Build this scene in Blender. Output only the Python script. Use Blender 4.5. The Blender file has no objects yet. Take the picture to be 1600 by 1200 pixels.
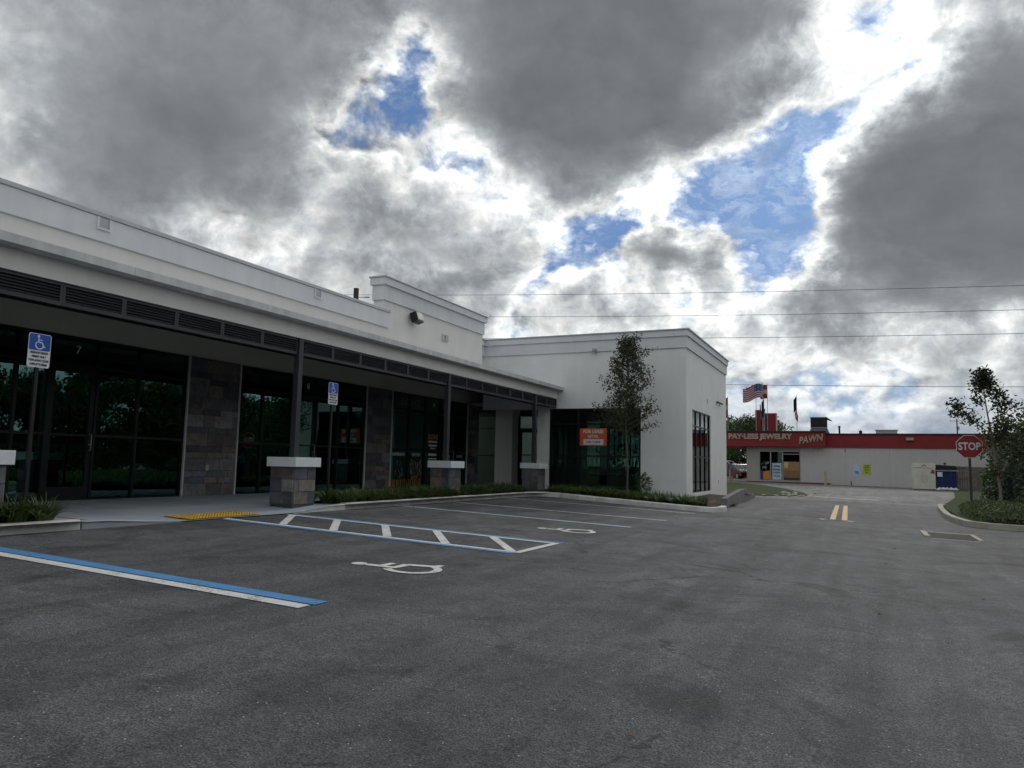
import bpy, bmesh, math, random
from mathutils import Vector, Matrix
R=math.radians; PI=math.pi
sc=bpy.context.scene; col=sc.collection
random.seed(7)

# ------------------------------------------------------------------ helpers
def ss(a,b,x):
    t=min(1,max(0,(x-a)/(b-a))); return t*t*(3-2*t)
def g(X,Y):                       # height of the asphalt: drains away from the building, rises again at the street
    b=-.1-.0357*(min(max(X,-9.8),2)+9.8)
    b-=.12*ss(24,34,Y)*(1-ss(-5,2,X))
    far=min(max(-.11-.01*(X+10),-.30),-.05)
    t=ss(36,58,Y)
    return b*(1-t)+far*t
def lathe_pts(prof,n=12):
    V=[];F=[]
    for r,z in prof:
        for k in range(n): V.append((r*math.cos(2*PI*k/n),r*math.sin(2*PI*k/n),z))
    for i in range(len(prof)-1):
        for k in range(n): F.append((i*n+k,i*n+(k+1)%n,(i+1)*n+(k+1)%n,(i+1)*n+k))
    F.append(tuple(range(n))[::-1]); F.append(tuple((len(prof)-1)*n+k for k in range(n)))
    return V,F
class MB:
    def __init__(s): s.V=[];s.F=[];s.C=[];s.M=[];s.S=[]
    def add(s,V,F,c=None,m=0,sm=False):
        o=len(s.V); s.V+= [tuple(v) for v in V]
        for f in F: s.F.append(tuple(i+o for i in f)); s.C.append(c); s.M.append(m); s.S.append(sm)
        return s
    def box(s,x0,x1,y0,y1,z0,z1,c=None,m=0):
        x0,x1=min(x0,x1),max(x0,x1);y0,y1=min(y0,y1),max(y0,y1);z0,z1=min(z0,z1),max(z0,z1)
        V=[(x0,y0,z0),(x1,y0,z0),(x1,y1,z0),(x0,y1,z0),(x0,y0,z1),(x1,y0,z1),(x1,y1,z1),(x0,y1,z1)]
        return s.add(V,[(0,3,2,1),(4,5,6,7),(0,1,5,4),(1,2,6,5),(2,3,7,6),(3,0,4,7)],c,m)
    def bar(s,a,b,w,h=None,c=None,m=0):      # rectangular bar between points
        a=Vector(a);b=Vector(b);h=h or w;d=(b-a).normalized()
        up=Vector((0,0,1)) if abs(d.z)<.95 else Vector((0,1,0))
        x=d.cross(up).normalized();y=x.cross(d).normalized()
        V=[]
        for p in (a,b):
            for sx,sy in ((-1,-1),(1,-1),(1,1),(-1,1)): V.append(p+x*sx*w/2+y*sy*h/2)
        return s.add(V,[(3,2,1,0),(4,5,6,7),(0,1,5,4),(1,2,6,5),(2,3,7,6),(3,0,4,7)],c,m)
    def tube(s,pts,rad,n=8,c=None,m=0,cap=True):
        pts=[Vector(p) for p in pts]
        if not isinstance(rad,(list,tuple)): rad=[rad]*len(pts)
        V=[];F=[];prev=None
        for i,p in enumerate(pts):
            d=(pts[min(i+1,len(pts)-1)]-pts[max(i-1,0)]).normalized()
            if prev is None:
                up=Vector((0,0,1)) if abs(d.z)<.9 else Vector((1,0,0)); x=d.cross(up).normalized()
            else: x=(prev-d*prev.dot(d)).normalized()
            prev=x; y=d.cross(x)
            for k in range(n):
                a=2*PI*k/n; V.append(p+(x*math.cos(a)+y*math.sin(a))*rad[i])
        for i in range(len(pts)-1):
            for k in range(n): F.append((i*n+k,i*n+(k+1)%n,(i+1)*n+(k+1)%n,(i+1)*n+k))
        s.add(V,F,c,m,True)
        if cap: s.add([V[k] for k in range(n)],[tuple(range(n))[::-1]],c,m); s.add([V[(len(pts)-1)*n+k] for k in range(n)],[tuple(range(n))],c,m)
        return s
    def lathe(s,prof,loc=(0,0,0),n=12,c=None,m=0,sx=1,sy=1):
        V,F=lathe_pts(prof,n); return s.add([(x*sx+loc[0],y*sy+loc[1],z+loc[2]) for x,y,z in V],F,c,m,True)
    def prism(s,poly,axis,a,b,c=None,m=0,sm=False):     # poly in the two other axes
        n=len(poly)
        def P(u,v,t): return (t,u,v) if axis=='x' else ((u,t,v) if axis=='y' else (u,v,t))
        V=[P(u,v,a) for u,v in poly]+[P(u,v,b) for u,v in poly]
        F=[tuple(range(n))[::-1],tuple(range(n,2*n))]+[(i,(i+1)%n,(i+1)%n+n,i+n) for i in range(n)]
        return s.add(V,F,c,m,sm)
    def build(s,name,mat,parent=None,bevel=0,fix=True):
        me=bpy.data.meshes.new(name); me.from_pydata(s.V,[],s.F)
        mats=mat if isinstance(mat,(list,tuple)) else [mat]
        for m in mats: me.materials.append(m)
        me.polygons.foreach_set('material_index',s.M)
        me.polygons.foreach_set('use_smooth',s.S)
        if any(c is not None for c in s.C):
            ca=me.color_attributes.new('Col','FLOAT_COLOR','CORNER'); buf=[]
            for f,c in zip(s.F,s.C):
                c=c or (1,1,1); buf+= [c[0],c[1],c[2],1]*len(f)
            ca.data.foreach_set('color',buf)
        me.validate()
        if fix:
            bm=bmesh.new(); bm.from_mesh(me); bmesh.ops.recalc_face_normals(bm,faces=bm.faces); bm.to_mesh(me); bm.free()
        o=bpy.data.objects.new(name,me); col.objects.link(o)
        if parent: o.parent=parent
        if bevel:
            b=o.modifiers.new('bevel','BEVEL'); b.width=bevel; b.segments=2; b.limit_method='ANGLE'; b.harden_normals=False
        return o
def tag(o,label=None,cat=None,group=None,kind=None):
    if label: o['label']=label
    if cat: o['category']=cat
    if group: o['group']=group
    if kind: o['kind']=kind
    return o
def empty(name,loc,label=None,cat=None,group=None,rz=0):
    o=bpy.data.objects.new(name,None); o.location=loc; o.rotation_euler=(0,0,rz); o.empty_display_size=.2
    col.objects.link(o); return tag(o,label,cat,group)
def dup(root,loc,rz=None,label=None,scale=None,group=None):
    r=root.copy(); col.objects.link(r); r.location=loc
    if rz is not None: r.rotation_euler=(0,0,rz)
    if scale: r.scale=(scale,)*3 if not isinstance(scale,tuple) else scale
    if label: r['label']=label
    if group: r['group']=group
    for ch in root.children:
        c=ch.copy(); c.parent=r; col.objects.link(c)
        for q in ch.children:
            d=q.copy(); d.parent=c; col.objects.link(d)
    return r

# ------------------------------------------------------------------ materials
def newmat(name):
    m=bpy.data.materials.new(name); m.use_nodes=True; nt=m.node_tree; b=nt.nodes['Principled BSDF']; return m,nt,b
def N(nt,t,**k):
    n=nt.nodes.new(t)
    for a,v in k.items():
        if a in n.inputs.keys() if isinstance(a,str) else False: n.inputs[a].default_value=v
        else: setattr(n,a,v)
    return n
def noise(nt,vec,scale,detail=4,rough=.5,dist=0):
    n=nt.nodes.new('ShaderNodeTexNoise'); n.inputs['Scale'].default_value=scale; n.inputs['Detail'].default_value=detail
    n.inputs['Roughness'].default_value=rough; n.inputs['Distortion'].default_value=dist
    if vec is not None: nt.links.new(vec,n.inputs['Vector'])
    return n
def pos(nt,scale=None):
    gno=nt.nodes.new('ShaderNodeNewGeometry'); v=gno.outputs['Position']
    if scale:
        m=nt.nodes.new('ShaderNodeMapping'); m.inputs['Scale'].default_value=scale; nt.links.new(v,m.inputs['Vector']); v=m.outputs[0]
    return v
def ramp(nt,fac,stops):
    r=nt.nodes.new('ShaderNodeValToRGB'); e=r.color_ramp.elements
    while len(e)<len(stops): e.new(.5)
    for el,(p,c) in zip(e,stops):
        el.position=p; el.color=(c[0],c[1],c[2],1) if isinstance(c,(tuple,list)) else (c,c,c,1)
    nt.links.new(fac,r.inputs[0]); return r.outputs[0]
def mul(nt,a,b,fac=1,mode='MULTIPLY'):
    m=nt.nodes.new('ShaderNodeMix'); m.data_type='RGBA'; m.blend_type=mode
    if isinstance(fac,(int,float)): m.inputs[0].default_value=fac
    else: nt.links.new(fac,m.inputs[0])
    for i,x in ((6,a),(7,b)):
        if isinstance(x,(tuple,list)): m.inputs[i].default_value=(*x[:3],1)
        else: nt.links.new(x,m.inputs[i])
    return m.outputs[2]
def math_(nt,op,a,b=None,c=None,clamp=False):
    m=nt.nodes.new('ShaderNodeMath'); m.operation=op; m.use_clamp=clamp
    for i,x in enumerate((a,b,c)):
        if x is None: continue
        if isinstance(x,(int,float)): m.inputs[i].default_value=x
        else: nt.links.new(x,m.inputs[i])
    return m.outputs[0]
def bump(nt,b,h,strength=.3,dist=.01):
    n=nt.nodes.new('ShaderNodeBump'); n.inputs['Strength'].default_value=strength; n.inputs['Distance'].default_value=dist
    nt.links.new(h,n.inputs['Height']); nt.links.new(n.outputs[0],b.inputs['Normal'])
def simple(name,c,rough=.6,metal=0,var=.15,vs=3,bs=0,bscale=40,spec=.4,streak=0):
    m,nt,b=newmat(name); p=pos(nt); n=noise(nt,p,vs,6,.6)
    lo=tuple(x*(1-var) for x in c); hi=tuple(min(1,x*(1+var)) for x in c)
    cc=ramp(nt,n.outputs[0],[(.3,lo),(.7,hi)])
    if streak:
        sn=noise(nt,pos(nt,(1.6,1.6,.12)),3,5,.6); cc=mul(nt,cc,ramp(nt,sn.outputs[0],[(.42,1-streak),(.6,1.0)]))
    nt.links.new(cc,b.inputs['Base Color']); b.inputs['Roughness'].default_value=rough; b.inputs['Metallic'].default_value=metal
    b.inputs['Specular IOR Level'].default_value=spec
    if bs: bump(nt,b,noise(nt,p,bscale,4,.6).outputs[0],bs,.01)
    return m
def asphalt(name,base,tint=(1,1,1.02),worn=1.0):
    m,nt,b=newmat(name); p=pos(nt)
    big=noise(nt,p,.22,5,.6,.4); mid=noise(nt,p,1.3,6,.65,.8); strk=noise(nt,pos(nt,(2.2,.16,1)),1.1,6,.6,.6)
    v=ramp(nt,big.outputs[0],[(.3,.66),(.52,.98),(.7,1.28)])
    v=mul(nt,v,ramp(nt,mid.outputs[0],[(.28,.60),(.5,1.0),(.75,1.32)]))
    v=mul(nt,v,ramp(nt,strk.outputs[0],[(.35,.76),(.5,1),(.68,1.24)]),worn)
    # dark oily scuffs
    sc_=noise(nt,p,.7,8,.7,1.2); v=mul(nt,v,ramp(nt,sc_.outputs[0],[(.52,1.0),(.64,.50)]),.9)
    # aggregate
    fine=noise(nt,p,85,2,.6); v=mul(nt,v,ramp(nt,fine.outputs[0],[(.32,.30),(.5,.97),(.70,1.95)]))
    f2=noise(nt,p,22,4,.8); v=mul(nt,v,ramp(nt,f2.outputs[0],[(.33,.68),(.5,1),(.68,1.32)]))
    vo=nt.nodes.new('ShaderNodeTexVoronoi'); vo.inputs['Scale'].default_value=22; nt.links.new(p,vo.inputs['Vector'])
    sp=math_(nt,'LESS_THAN',vo.outputs['Distance'],.10)
    csep=nt.nodes.new('ShaderNodeSeparateColor'); nt.links.new(vo.outputs['Color'],csep.inputs[0])
    sp=math_(nt,'MULTIPLY',sp,math_(nt,'GREATER_THAN',csep.outputs[0],.80))
    v=mul(nt,v,(base*tint[0],base*tint[1],base*tint[2]))
    v=mul(nt,v,(.60,.60,.58),sp,'MIX')
    dr=nt.nodes.new('ShaderNodeTexVoronoi'); dr.inputs['Scale'].default_value=1.3; nt.links.new(p,dr.inputs['Vector'])
    dn=math_(nt,'ADD',dr.outputs['Distance'],math_(nt,'MULTIPLY',math_(nt,'SUBTRACT',noise(nt,p,9,4,.6).outputs[0],.5),.10))
    ds=nt.nodes.new('ShaderNodeSeparateColor'); nt.links.new(dr.outputs['Color'],ds.inputs[0])
    v=mul(nt,v,(.035,.034,.034),math_(nt,'MULTIPLY',ramp(nt,dn,[(.05,.62),(.10,0.0)]),math_(nt,'GREATER_THAN',ds.outputs[0],.80)),'MIX')
    # hairline cracks
    cr=nt.nodes.new('ShaderNodeTexVoronoi'); cr.feature='DISTANCE_TO_EDGE'; cr.inputs['Scale'].default_value=.16
    wn=noise(nt,p,.9,6,.6); wv=nt.nodes.new('ShaderNodeVectorMath'); wv.operation='MULTIPLY_ADD'; nt.links.new(wn.outputs['Color'],wv.inputs[0]); wv.inputs[1].default_value=(1.6,1.6,0); nt.links.new(p,wv.inputs[2]); nt.links.new(wv.outputs[0],cr.inputs['Vector'])
    ck=math_(nt,'LESS_THAN',cr.outputs['Distance'],.0026); ck=math_(nt,'MULTIPLY',ck,math_(nt,'GREATER_THAN',big.outputs[0],.49))
    v=mul(nt,v,(.02,.02,.02),math_(nt,'MULTIPLY',ck,.7),'MIX')
    nt.links.new(v,b.inputs['Base Color'])
    b.inputs['Roughness'].default_value=.82; b.inputs['Specular IOR Level'].default_value=.35
    hs=math_(nt,'ADD',fine.outputs[0],math_(nt,'MULTIPLY',f2.outputs[0],.8)); bump(nt,b,hs,.9,.012)
    return m
def paint(name,c,under=.06,wear=.5):
    m,nt,b=newmat(name); p=pos(nt)
    w=noise(nt,p,26,6,.8); w2=noise(nt,p,2.6,6,.7)
    f=math_(nt,'ADD',w.outputs[0],math_(nt,'MULTIPLY',w2.outputs[0],.7))
    mask=ramp(nt,f,[(wear*1.25,1.0),(wear*1.25+.10,0.0)])
    cc=ramp(nt,noise(nt,p,6,5,.6).outputs[0],[(.3,tuple(x*.78 for x in c)),(.7,c)])
    v=mul(nt,cc,(under,under,under),mask,'MIX'); nt.links.new(v,b.inputs['Base Color']); b.inputs['Roughness'].default_value=.7
    bump(nt,b,noise(nt,p,60,3,.6).outputs[0],.6,.01)
    return m
def leafmat(name,c1,c2,tr=.25):
    m,nt,b=newmat(name); p=pos(nt); n=noise(nt,p,1.4,4,.6); n2=noise(nt,p,14,3,.6)
    oi=nt.nodes.new('ShaderNodeObjectInfo')
    cc=ramp(nt,n2.outputs[0],[(.3,c1),(.7,c2)]); cc=mul(nt,cc,ramp(nt,n.outputs[0],[(.3,.6),(.7,1.3)]))
    cc=mul(nt,cc,ramp(nt,oi.outputs['Random'],[(0,.8),(1,1.15)]))
    nt.links.new(cc,b.inputs['Base Color']); b.inputs['Roughness'].default_value=.5; b.inputs['Specular IOR Level'].default_value=.35
    t=nt.nodes.new('ShaderNodeBsdfTranslucent'); nt.links.new(mul(nt,cc,(1.2,1.5,.7)),t.inputs[0])
    mx=nt.nodes.new('ShaderNodeMixShader'); mx.inputs[0].default_value=tr; nt.links.new(b.outputs[0],mx.inputs[1]); nt.links.new(t.outputs[0],mx.inputs[2])
    nt.links.new(mx.outputs[0],nt.nodes['Material Output'].inputs[0]); return m
def glassmat(name,trans,refl,ior=1.9):
    m,nt,b=newmat(name); nt.nodes.remove(b)
    t=nt.nodes.new('ShaderNodeBsdfTransparent'); t.inputs[0].default_value=(*trans,1)
    gl=nt.nodes.new('ShaderNodeBsdfGlossy'); gl.inputs[0].default_value=(*refl,1); gl.inputs['Roughness'].default_value=.004
    p=pos(nt); n=noise(nt,p,.8,2,.5); bp=nt.nodes.new('ShaderNodeBump'); bp.inputs['Strength'].default_value=.06; bp.inputs['Distance'].default_value=.05
    nt.links.new(n.outputs[0],bp.inputs['Height']); nt.links.new(bp.outputs[0],gl.inputs['Normal'])
    fr=nt.nodes.new('ShaderNodeFresnel'); fr.inputs[0].default_value=ior
    mx=nt.nodes.new('ShaderNodeMixShader'); nt.links.new(fr.outputs[0],mx.inputs[0]); nt.links.new(t.outputs[0],mx.inputs[1]); nt.links.new(gl.outputs[0],mx.inputs[2])
    nt.links.new(mx.outputs[0],nt.nodes['Material Output'].inputs[0]); return m
def slatemat():
    m,nt,b=newmat('slate tile'); a=nt.nodes.new('ShaderNodeAttribute'); a.attribute_name='Col'
    p=pos(nt); n=noise(nt,p,5,7,.7,1.0); n2=noise(nt,p,30,5,.7)
    v=mul(nt,a.outputs['Color'],ramp(nt,n.outputs[0],[(.28,.5),(.5,1),(.72,1.5)]))
    v=mul(nt,v,ramp(nt,n2.outputs[0],[(.3,.8),(.7,1.2)]))
    rust=noise(nt,p,3.1,6,.7,1.5); v=mul(nt,v,(.16,.10,.065),ramp(nt,rust.outputs[0],[(.56,0.0),(.70,.45)]),'MIX')
    nt.links.new(v,b.inputs['Base Color']); b.inputs['Roughness'].default_value=.62
    bump(nt,b,math_(nt,'ADD',n.outputs[0],math_(nt,'MULTIPLY',n2.outputs[0],.4)),.6,.02); return m
def colmat(name,rough=.6):
    m,nt,b=newmat(name); a=nt.nodes.new('ShaderNodeAttribute'); a.attribute_name='Col'
    nt.links.new(mul(nt,a.outputs['Color'],ramp(nt,noise(nt,pos(nt),5,4,.6).outputs[0],[(.3,.85),(.7,1.1)])),b.inputs['Base Color']); b.inputs['Roughness'].default_value=rough; return m
M={}
def K(k,m): M[k]=m; return m
K('asphalt',asphalt('lot asphalt',.092,(.96,1,1.07))); K('street',asphalt('street asphalt',.17,(1,1,.97)))
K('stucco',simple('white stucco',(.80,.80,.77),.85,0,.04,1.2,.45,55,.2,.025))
K('stucco2',simple('shaded stucco',(.62,.61,.54),.85,0,.06,1.2,.4,55,.2))  # darker copy of the stucco, canopy shade put into its colour
K('trim',simple('smooth painted trim',(.74,.76,.79),.7,0,.04,2,.1,40,.3,.04))
K('coping',simple('aluminium coping',(.46,.48,.50),.45,.3,.06,3))
K('ledge',simple('cement ledge',(.68,.69,.69),.85,0,.08,3,.3,45,.2,.14))
K('wingwall',simple('wing white stucco',(.86,.87,.87),.85,0,.04,1.5,.5,60,.2,.025))
K('louver',simple('charcoal louver paint',(.060,.058,.068),.45,.2,.12,5))
K('post',simple('charcoal post paint',(.052,.054,.064),.4,.2,.1,5))
K('frame',simple('black anodised frame',(.012,.014,.015),.35,.3,.2,5))
K('bead',simple('pale corner bead',(.55,.54,.50),.6,0,.1,5))
K('cap',simple('cast cap',(.76,.80,.82),.75,0,.05,6,.2,60,.3,.05))
K('walk',simple('grey concrete walkway',(.36,.40,.45),.75,0,.10,1.6,.25,50,.3))
K('kerb',simple('kerb concrete',(.64,.64,.62),.85,0,.2,3,.6,35,.2))
K('kerb2',simple('aged kerb concrete',(.42,.41,.35),.88,0,.22,3,.6,35,.2))
K('rampconc',simple('retaining wall concrete',(.20,.20,.20),.88,0,.25,3,.6,30,.2,.2))
K('slate',slatemat()); K('col',colmat('painted pieces'))
K('white',paint('white road paint',(.74,.75,.74),.07,.535)); K('blue',paint('blue road paint',(.07,.29,.62),.07,.53)); K('yellow',paint('amber road paint',(.62,.36,.10),.09,.44)); K('thinwhite',paint('thin stall paint',(.68,.69,.70),.07,.535))
K('tactile',simple('yellow tactile paving',(.60,.36,.035),.6,0,.12,5))
K('soil',simple('planting soil',(.055,.042,.03),.95,0,.4,8,1,25,.1)); K('lawn',simple('lawn turf',(.042,.060,.017),.95,0,.6,9,1,40,.1)); K('earth',simple('earth',(.09,.085,.05),.95,0,.3,.2,1,3,.1))
K('strap',leafmat('strappy leaves',(.030,.060,.014),(.10,.15,.045),.15)); K('oak',leafmat('small oak leaves',(.030,.045,.022),(.070,.085,.045),.18)); K('dense',leafmat('dense tree leaves',(.030,.055,.018),(.075,.115,.036),.15)); K('hedge',leafmat('hedge leaves',(.040,.066,.022),(.12,.165,.06),.15)); K('gumbo',leafmat('broad tree leaves',(.028,.042,.018),(.075,.09,.035),.2)); K('greyleaf',leafmat('grey green leaves',(.06,.075,.06),(.12,.14,.11),.15))
K('bark',simple('bark',(.13,.115,.095),.9,0,.3,9,.8,30,.2)); K('palebark',simple('pale bark',(.22,.20,.165),.9,0,.25,9,.6,30,.2))
K('glass',glassmat('teal tinted glass',(.42,.60,.52),(.45,.90,.79),2.35)); K('glass2',glassmat('grey green glass',(.42,.50,.46),(.60,.72,.68),1.6)); K('sideglass',glassmat('clear side glass',(.35,.42,.40),(.9,.95,.95),1.9)); K('autoglass',glassmat('car glass',(.12,.14,.14),(.9,.95,1),1.7))
K('inwall',simple('interior board',(.42,.44,.42),.9,0,.08,1)); K('infloor',simple('interior floor',(.16,.16,.15),.7,0,.1,2)); K('inceil',simple('interior ceiling',(.06,.06,.06),.9))
K('signblue',simple('sign blue',(.012,.085,.42),.4,0,.05,8)); K('signwhite',simple('sign white',(.72,.74,.76),.4,0,.04,8)); K('ink',simple('sign ink',(.02,.022,.03),.5)); K('black',simple('black finish',(.012,.012,.013),.45)); K('stopred',simple('stop sign red',(.30,.016,.022),.4,0,.06,6))
K('orange',simple('orange sign board',(.62,.115,.035),.45,0,.06,6)); K('red',simple('red fascia paint',(.235,.024,.027),.6,0,.10,1.2,.15,20,.3,.05)); K('dred',simple('dark red kerb paint',(.16,.03,.035),.7,0,.2,3)); K('pawnwall',simple('pawn grey wall',(.52,.51,.50),.85,0,.06,.6,.3,30,.2,.035)); K('pawnleft',simple('pawn taupe wall',(.36,.355,.325),.85,0,.06,1.2,.3,30,.2,.04))
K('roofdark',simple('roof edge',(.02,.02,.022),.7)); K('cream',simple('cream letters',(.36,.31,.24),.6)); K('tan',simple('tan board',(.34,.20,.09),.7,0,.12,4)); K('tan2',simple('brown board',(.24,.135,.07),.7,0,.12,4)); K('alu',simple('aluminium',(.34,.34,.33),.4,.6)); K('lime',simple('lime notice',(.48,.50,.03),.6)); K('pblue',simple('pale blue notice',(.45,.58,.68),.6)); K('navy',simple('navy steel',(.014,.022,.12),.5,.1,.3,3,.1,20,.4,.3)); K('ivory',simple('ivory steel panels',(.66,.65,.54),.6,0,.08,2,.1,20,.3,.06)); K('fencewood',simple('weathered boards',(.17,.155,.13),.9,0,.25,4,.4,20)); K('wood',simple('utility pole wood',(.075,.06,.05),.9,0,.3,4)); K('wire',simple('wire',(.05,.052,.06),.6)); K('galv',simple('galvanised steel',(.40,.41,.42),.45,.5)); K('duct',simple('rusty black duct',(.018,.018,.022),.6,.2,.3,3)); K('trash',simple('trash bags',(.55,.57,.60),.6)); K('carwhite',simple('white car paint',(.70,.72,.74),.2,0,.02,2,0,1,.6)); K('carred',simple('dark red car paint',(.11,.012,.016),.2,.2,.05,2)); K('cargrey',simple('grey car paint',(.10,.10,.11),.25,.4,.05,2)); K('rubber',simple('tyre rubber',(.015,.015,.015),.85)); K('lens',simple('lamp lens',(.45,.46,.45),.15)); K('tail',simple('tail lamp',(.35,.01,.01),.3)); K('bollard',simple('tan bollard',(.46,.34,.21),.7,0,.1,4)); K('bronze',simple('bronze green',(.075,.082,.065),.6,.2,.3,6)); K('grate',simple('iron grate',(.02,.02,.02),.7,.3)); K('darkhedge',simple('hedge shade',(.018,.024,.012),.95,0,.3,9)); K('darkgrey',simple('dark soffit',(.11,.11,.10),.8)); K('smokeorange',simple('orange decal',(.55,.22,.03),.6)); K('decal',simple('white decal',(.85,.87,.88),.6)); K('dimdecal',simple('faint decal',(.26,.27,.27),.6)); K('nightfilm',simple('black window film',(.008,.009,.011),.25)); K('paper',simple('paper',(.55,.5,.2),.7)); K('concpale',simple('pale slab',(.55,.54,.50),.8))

# ------------------------------------------------------------------ text and symbol helpers
def text(name,s,size,mat,parent,origin,xdir,zdir=(0,0,1),depth=.004,align='CENTER',shear=0,space=1.0,bold=0,sx=1.0):
    cu=bpy.data.curves.new(name,'FONT'); cu.body=s; cu.size=size; cu.align_x=align; cu.align_y='CENTER'; cu.extrude=depth/2; cu.shear=shear; cu.space_character=space; cu.offset=bold; cu.resolution_u=3
    to=bpy.data.objects.new('tmp',cu); col.objects.link(to); bpy.context.view_layer.update()
    me=bpy.data.meshes.new_from_object(to.evaluated_get(bpy.context.evaluated_depsgraph_get()))
    bpy.data.objects.remove(to)
    me.name=name
    x=Vector(xdir).normalized(); z=Vector(zdir).normalized(); y=z; n=x.cross(y)
    mt=Matrix(((x.x*sx,y.x,n.x,origin[0]),(x.y*sx,y.y,n.y,origin[1]),(x.z*sx,y.z,n.z,origin[2]),(0,0,0,1)))
    me.transform(mt); me.materials.clear(); me.materials.append(mat)
    o=bpy.data.objects.new(name,me); col.objects.link(o)
    if parent: o.parent=parent
    return o
def arc(cx,cy,r,a0,a1,n=14): return [(cx+r*math.cos(R(a0+(a1-a0)*i/n)),cy+r*math.sin(R(a0+(a1-a0)*i/n))) for i in range(n+1)]
def isa_shapes():      # list of (polyline,width) and circle, in a 1x1 frame, x right y up
    head=arc(-.12,.385,.085,0,360,14)[:-1]
    lines=[([(-.12,.29),(-.08,-.02),(.17,-.02)],.085),([(.15,-.02),(.27,-.33),(.36,-.29)],.085),([(-.10,.14),(.14,.14)],.06),(arc(-.02,-.20,.255,125,335,18),.07)]
    return head,lines
def stroke(line,w):
    L=[];Rr=[]
    for i,p in enumerate(line):
        a=line[max(i-1,0)];b=line[min(i+1,len(line)-1)]; dx,dy=b[0]-a[0],b[1]-a[1]; l=math.hypot(dx,dy); nx,ny=-dy/l*w/2,dx/l*w/2
        L.append((p[0]+nx,p[1]+ny)); Rr.append((p[0]-nx,p[1]-ny))
    return [(L[i],Rr[i],Rr[i+1],L[i+1]) for i in range(len(line)-1)]
def isa_mesh(mb,fn,scale=1,fat=1):
    head,lines=isa_shapes()
    mb.add([fn(x*scale,y*scale) for x,y in head],[tuple(range(len(head)))])
    for k,(l,w) in enumerate(lines):
        for q in stroke(l,w*fat): mb.add([fn(x*scale,y*scale) for x,y in q],[(0,1,2,3)])

# ================================================================== GROUND
mb=MB(); mb.add([(-1500,-1500,-.9),(1500,-1500,-.9),(1500,1500,-.9),(-1500,1500,-.9)],[(0,1,2,3)]); tag(mb.build('ground',M['earth'],fix=False),kind='structure')
def sheet(name,x0,x1,y0,y1,st,mat,dz=0,fn=g,cond=None):
    nx=max(1,int(round((x1-x0)/st)));ny=max(1,int(round((y1-y0)/st))); V=[];F=[]
    for j in range(ny+1):
        for i in range(nx+1):
            X=x0+(x1-x0)*i/nx;Y=y0+(y1-y0)*j/ny; V.append((X,Y,fn(X,Y)+dz))
    for j in range(ny):
        for i in range(nx):
            a=j*(nx+1)+i; F.append((a,a+1,a+nx+2,a+nx+1))
    m=MB(); m.add(V,F,sm=True); return m.build(name,mat,fix=False)
tag(sheet('parking_lot',-9.8,14.2,-30,38,.5,M['asphalt']),kind='structure')
def gs(X,Y): return g(X,Y)+.006
V=[];F=[]
# street and forecourt beyond the lot, edge slightly irregular
m=MB(); xs=[-60+i*1.0 for i in range(101)]; 
def edge(X): return 37.2+.25*math.sin(X*.7)+.15*math.sin(X*1.9)
rows=[0,.5,1,2,3,4,6,8,10,12,14,16,18,20,24,30,40,60,90]
for r_ in rows:
    for X in xs: V.append((X,edge(X)+r_,g(X,edge(X)+r_)+.005))
n=len(xs)
for j in range(len(rows)-1):
    for i in range(n-1): F.append((j*n+i,j*n+i+1,(j+1)*n+i+1,(j+1)*n+i))
m.add(V,F,sm=True); tag(m.build('street',M['street'],fix=False),kind='structure')
sheet('parking_lot_margin',-9.8,14.2,38,38.5,.5,M['asphalt'])['kind']='structure'
# walkway
def wz(X,Y):
    dip=ss(7.1,8.7,Y)*(1-ss(11.2,12.7,Y)); return -.085*dip*ss(-11.6,-9.9,X)
o=sheet('walkway',-14.7,-9.80,-12,12.9,.25,M['walk'],0,wz); o['kind']='structure'
o=sheet('walkway_behind_planting',-14.7,-11.15,12.9,33,.5,M['walk'],0,lambda x,y:0); o['kind']='structure'
o=sheet('walkway_return',-11.15,-9.3,26.0,33,.5,M['walk'],0,lambda x,y:-.003); o['kind']='structure'
# expansion joints: thin dark grooves as strips
m=MB()
for Y in (4.0,7.28,10.9): 
    if Y!=7.28: m.box(-14.6,-11.8,Y-.006,Y+.006,-.001,.0025)
for q in ((-14.6,7.9,-9.86,7.22),): m.bar((q[0],q[1],.0),(q[2],q[3],.0005),.012,.005)
o=m.build('walkway_joints',M['black']); o['kind']='structure'
# skirt below walkway edge
def kerb_path(name,pts,w,top,mat,tops=None,sink=.08,joints=True):
    # pts: front face line; body lies to the left of travel direction
    m=MB(); P=[Vector((p[0],p[1],0)) for p in pts]; sec=[]
    for i,p in enumerate(P):
        d=(P[min(i+1,len(P)-1)]-P[max(i-1,0)]).normalized(); nrm=Vector((-d.y,d.x,0)); z1=tops[i] if tops else top; z0=g(p.x,p.y)-sink
        r_=min(.025,max(.004,(z1-g(p.x,p.y))*.3))
        f=p; sec.append([(f.x,f.y,z0),(f.x+nrm.x*.006,f.y+nrm.y*.006,z1-r_),(f.x+nrm.x*r_,f.y+nrm.y*r_,z1),(f.x+nrm.x*w,f.y+nrm.y*w,z1),(f.x+nrm.x*w,f.y+nrm.y*w,z0)])
    V=[q for s_ in sec for q in s_]; F=[]
    for i in range(len(sec)-1):
        for k in range(4): F.append((i*5+k,i*5+k+1,(i+1)*5+k+1,(i+1)*5+k))
    F.append((0,1,2,3,4)); e=(len(sec)-1)*5; F.append((e+4,e+3,e+2,e+1,e)); m.add(V,F); o=m.build(name,mat); o['kind']='structure'; return o
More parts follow.
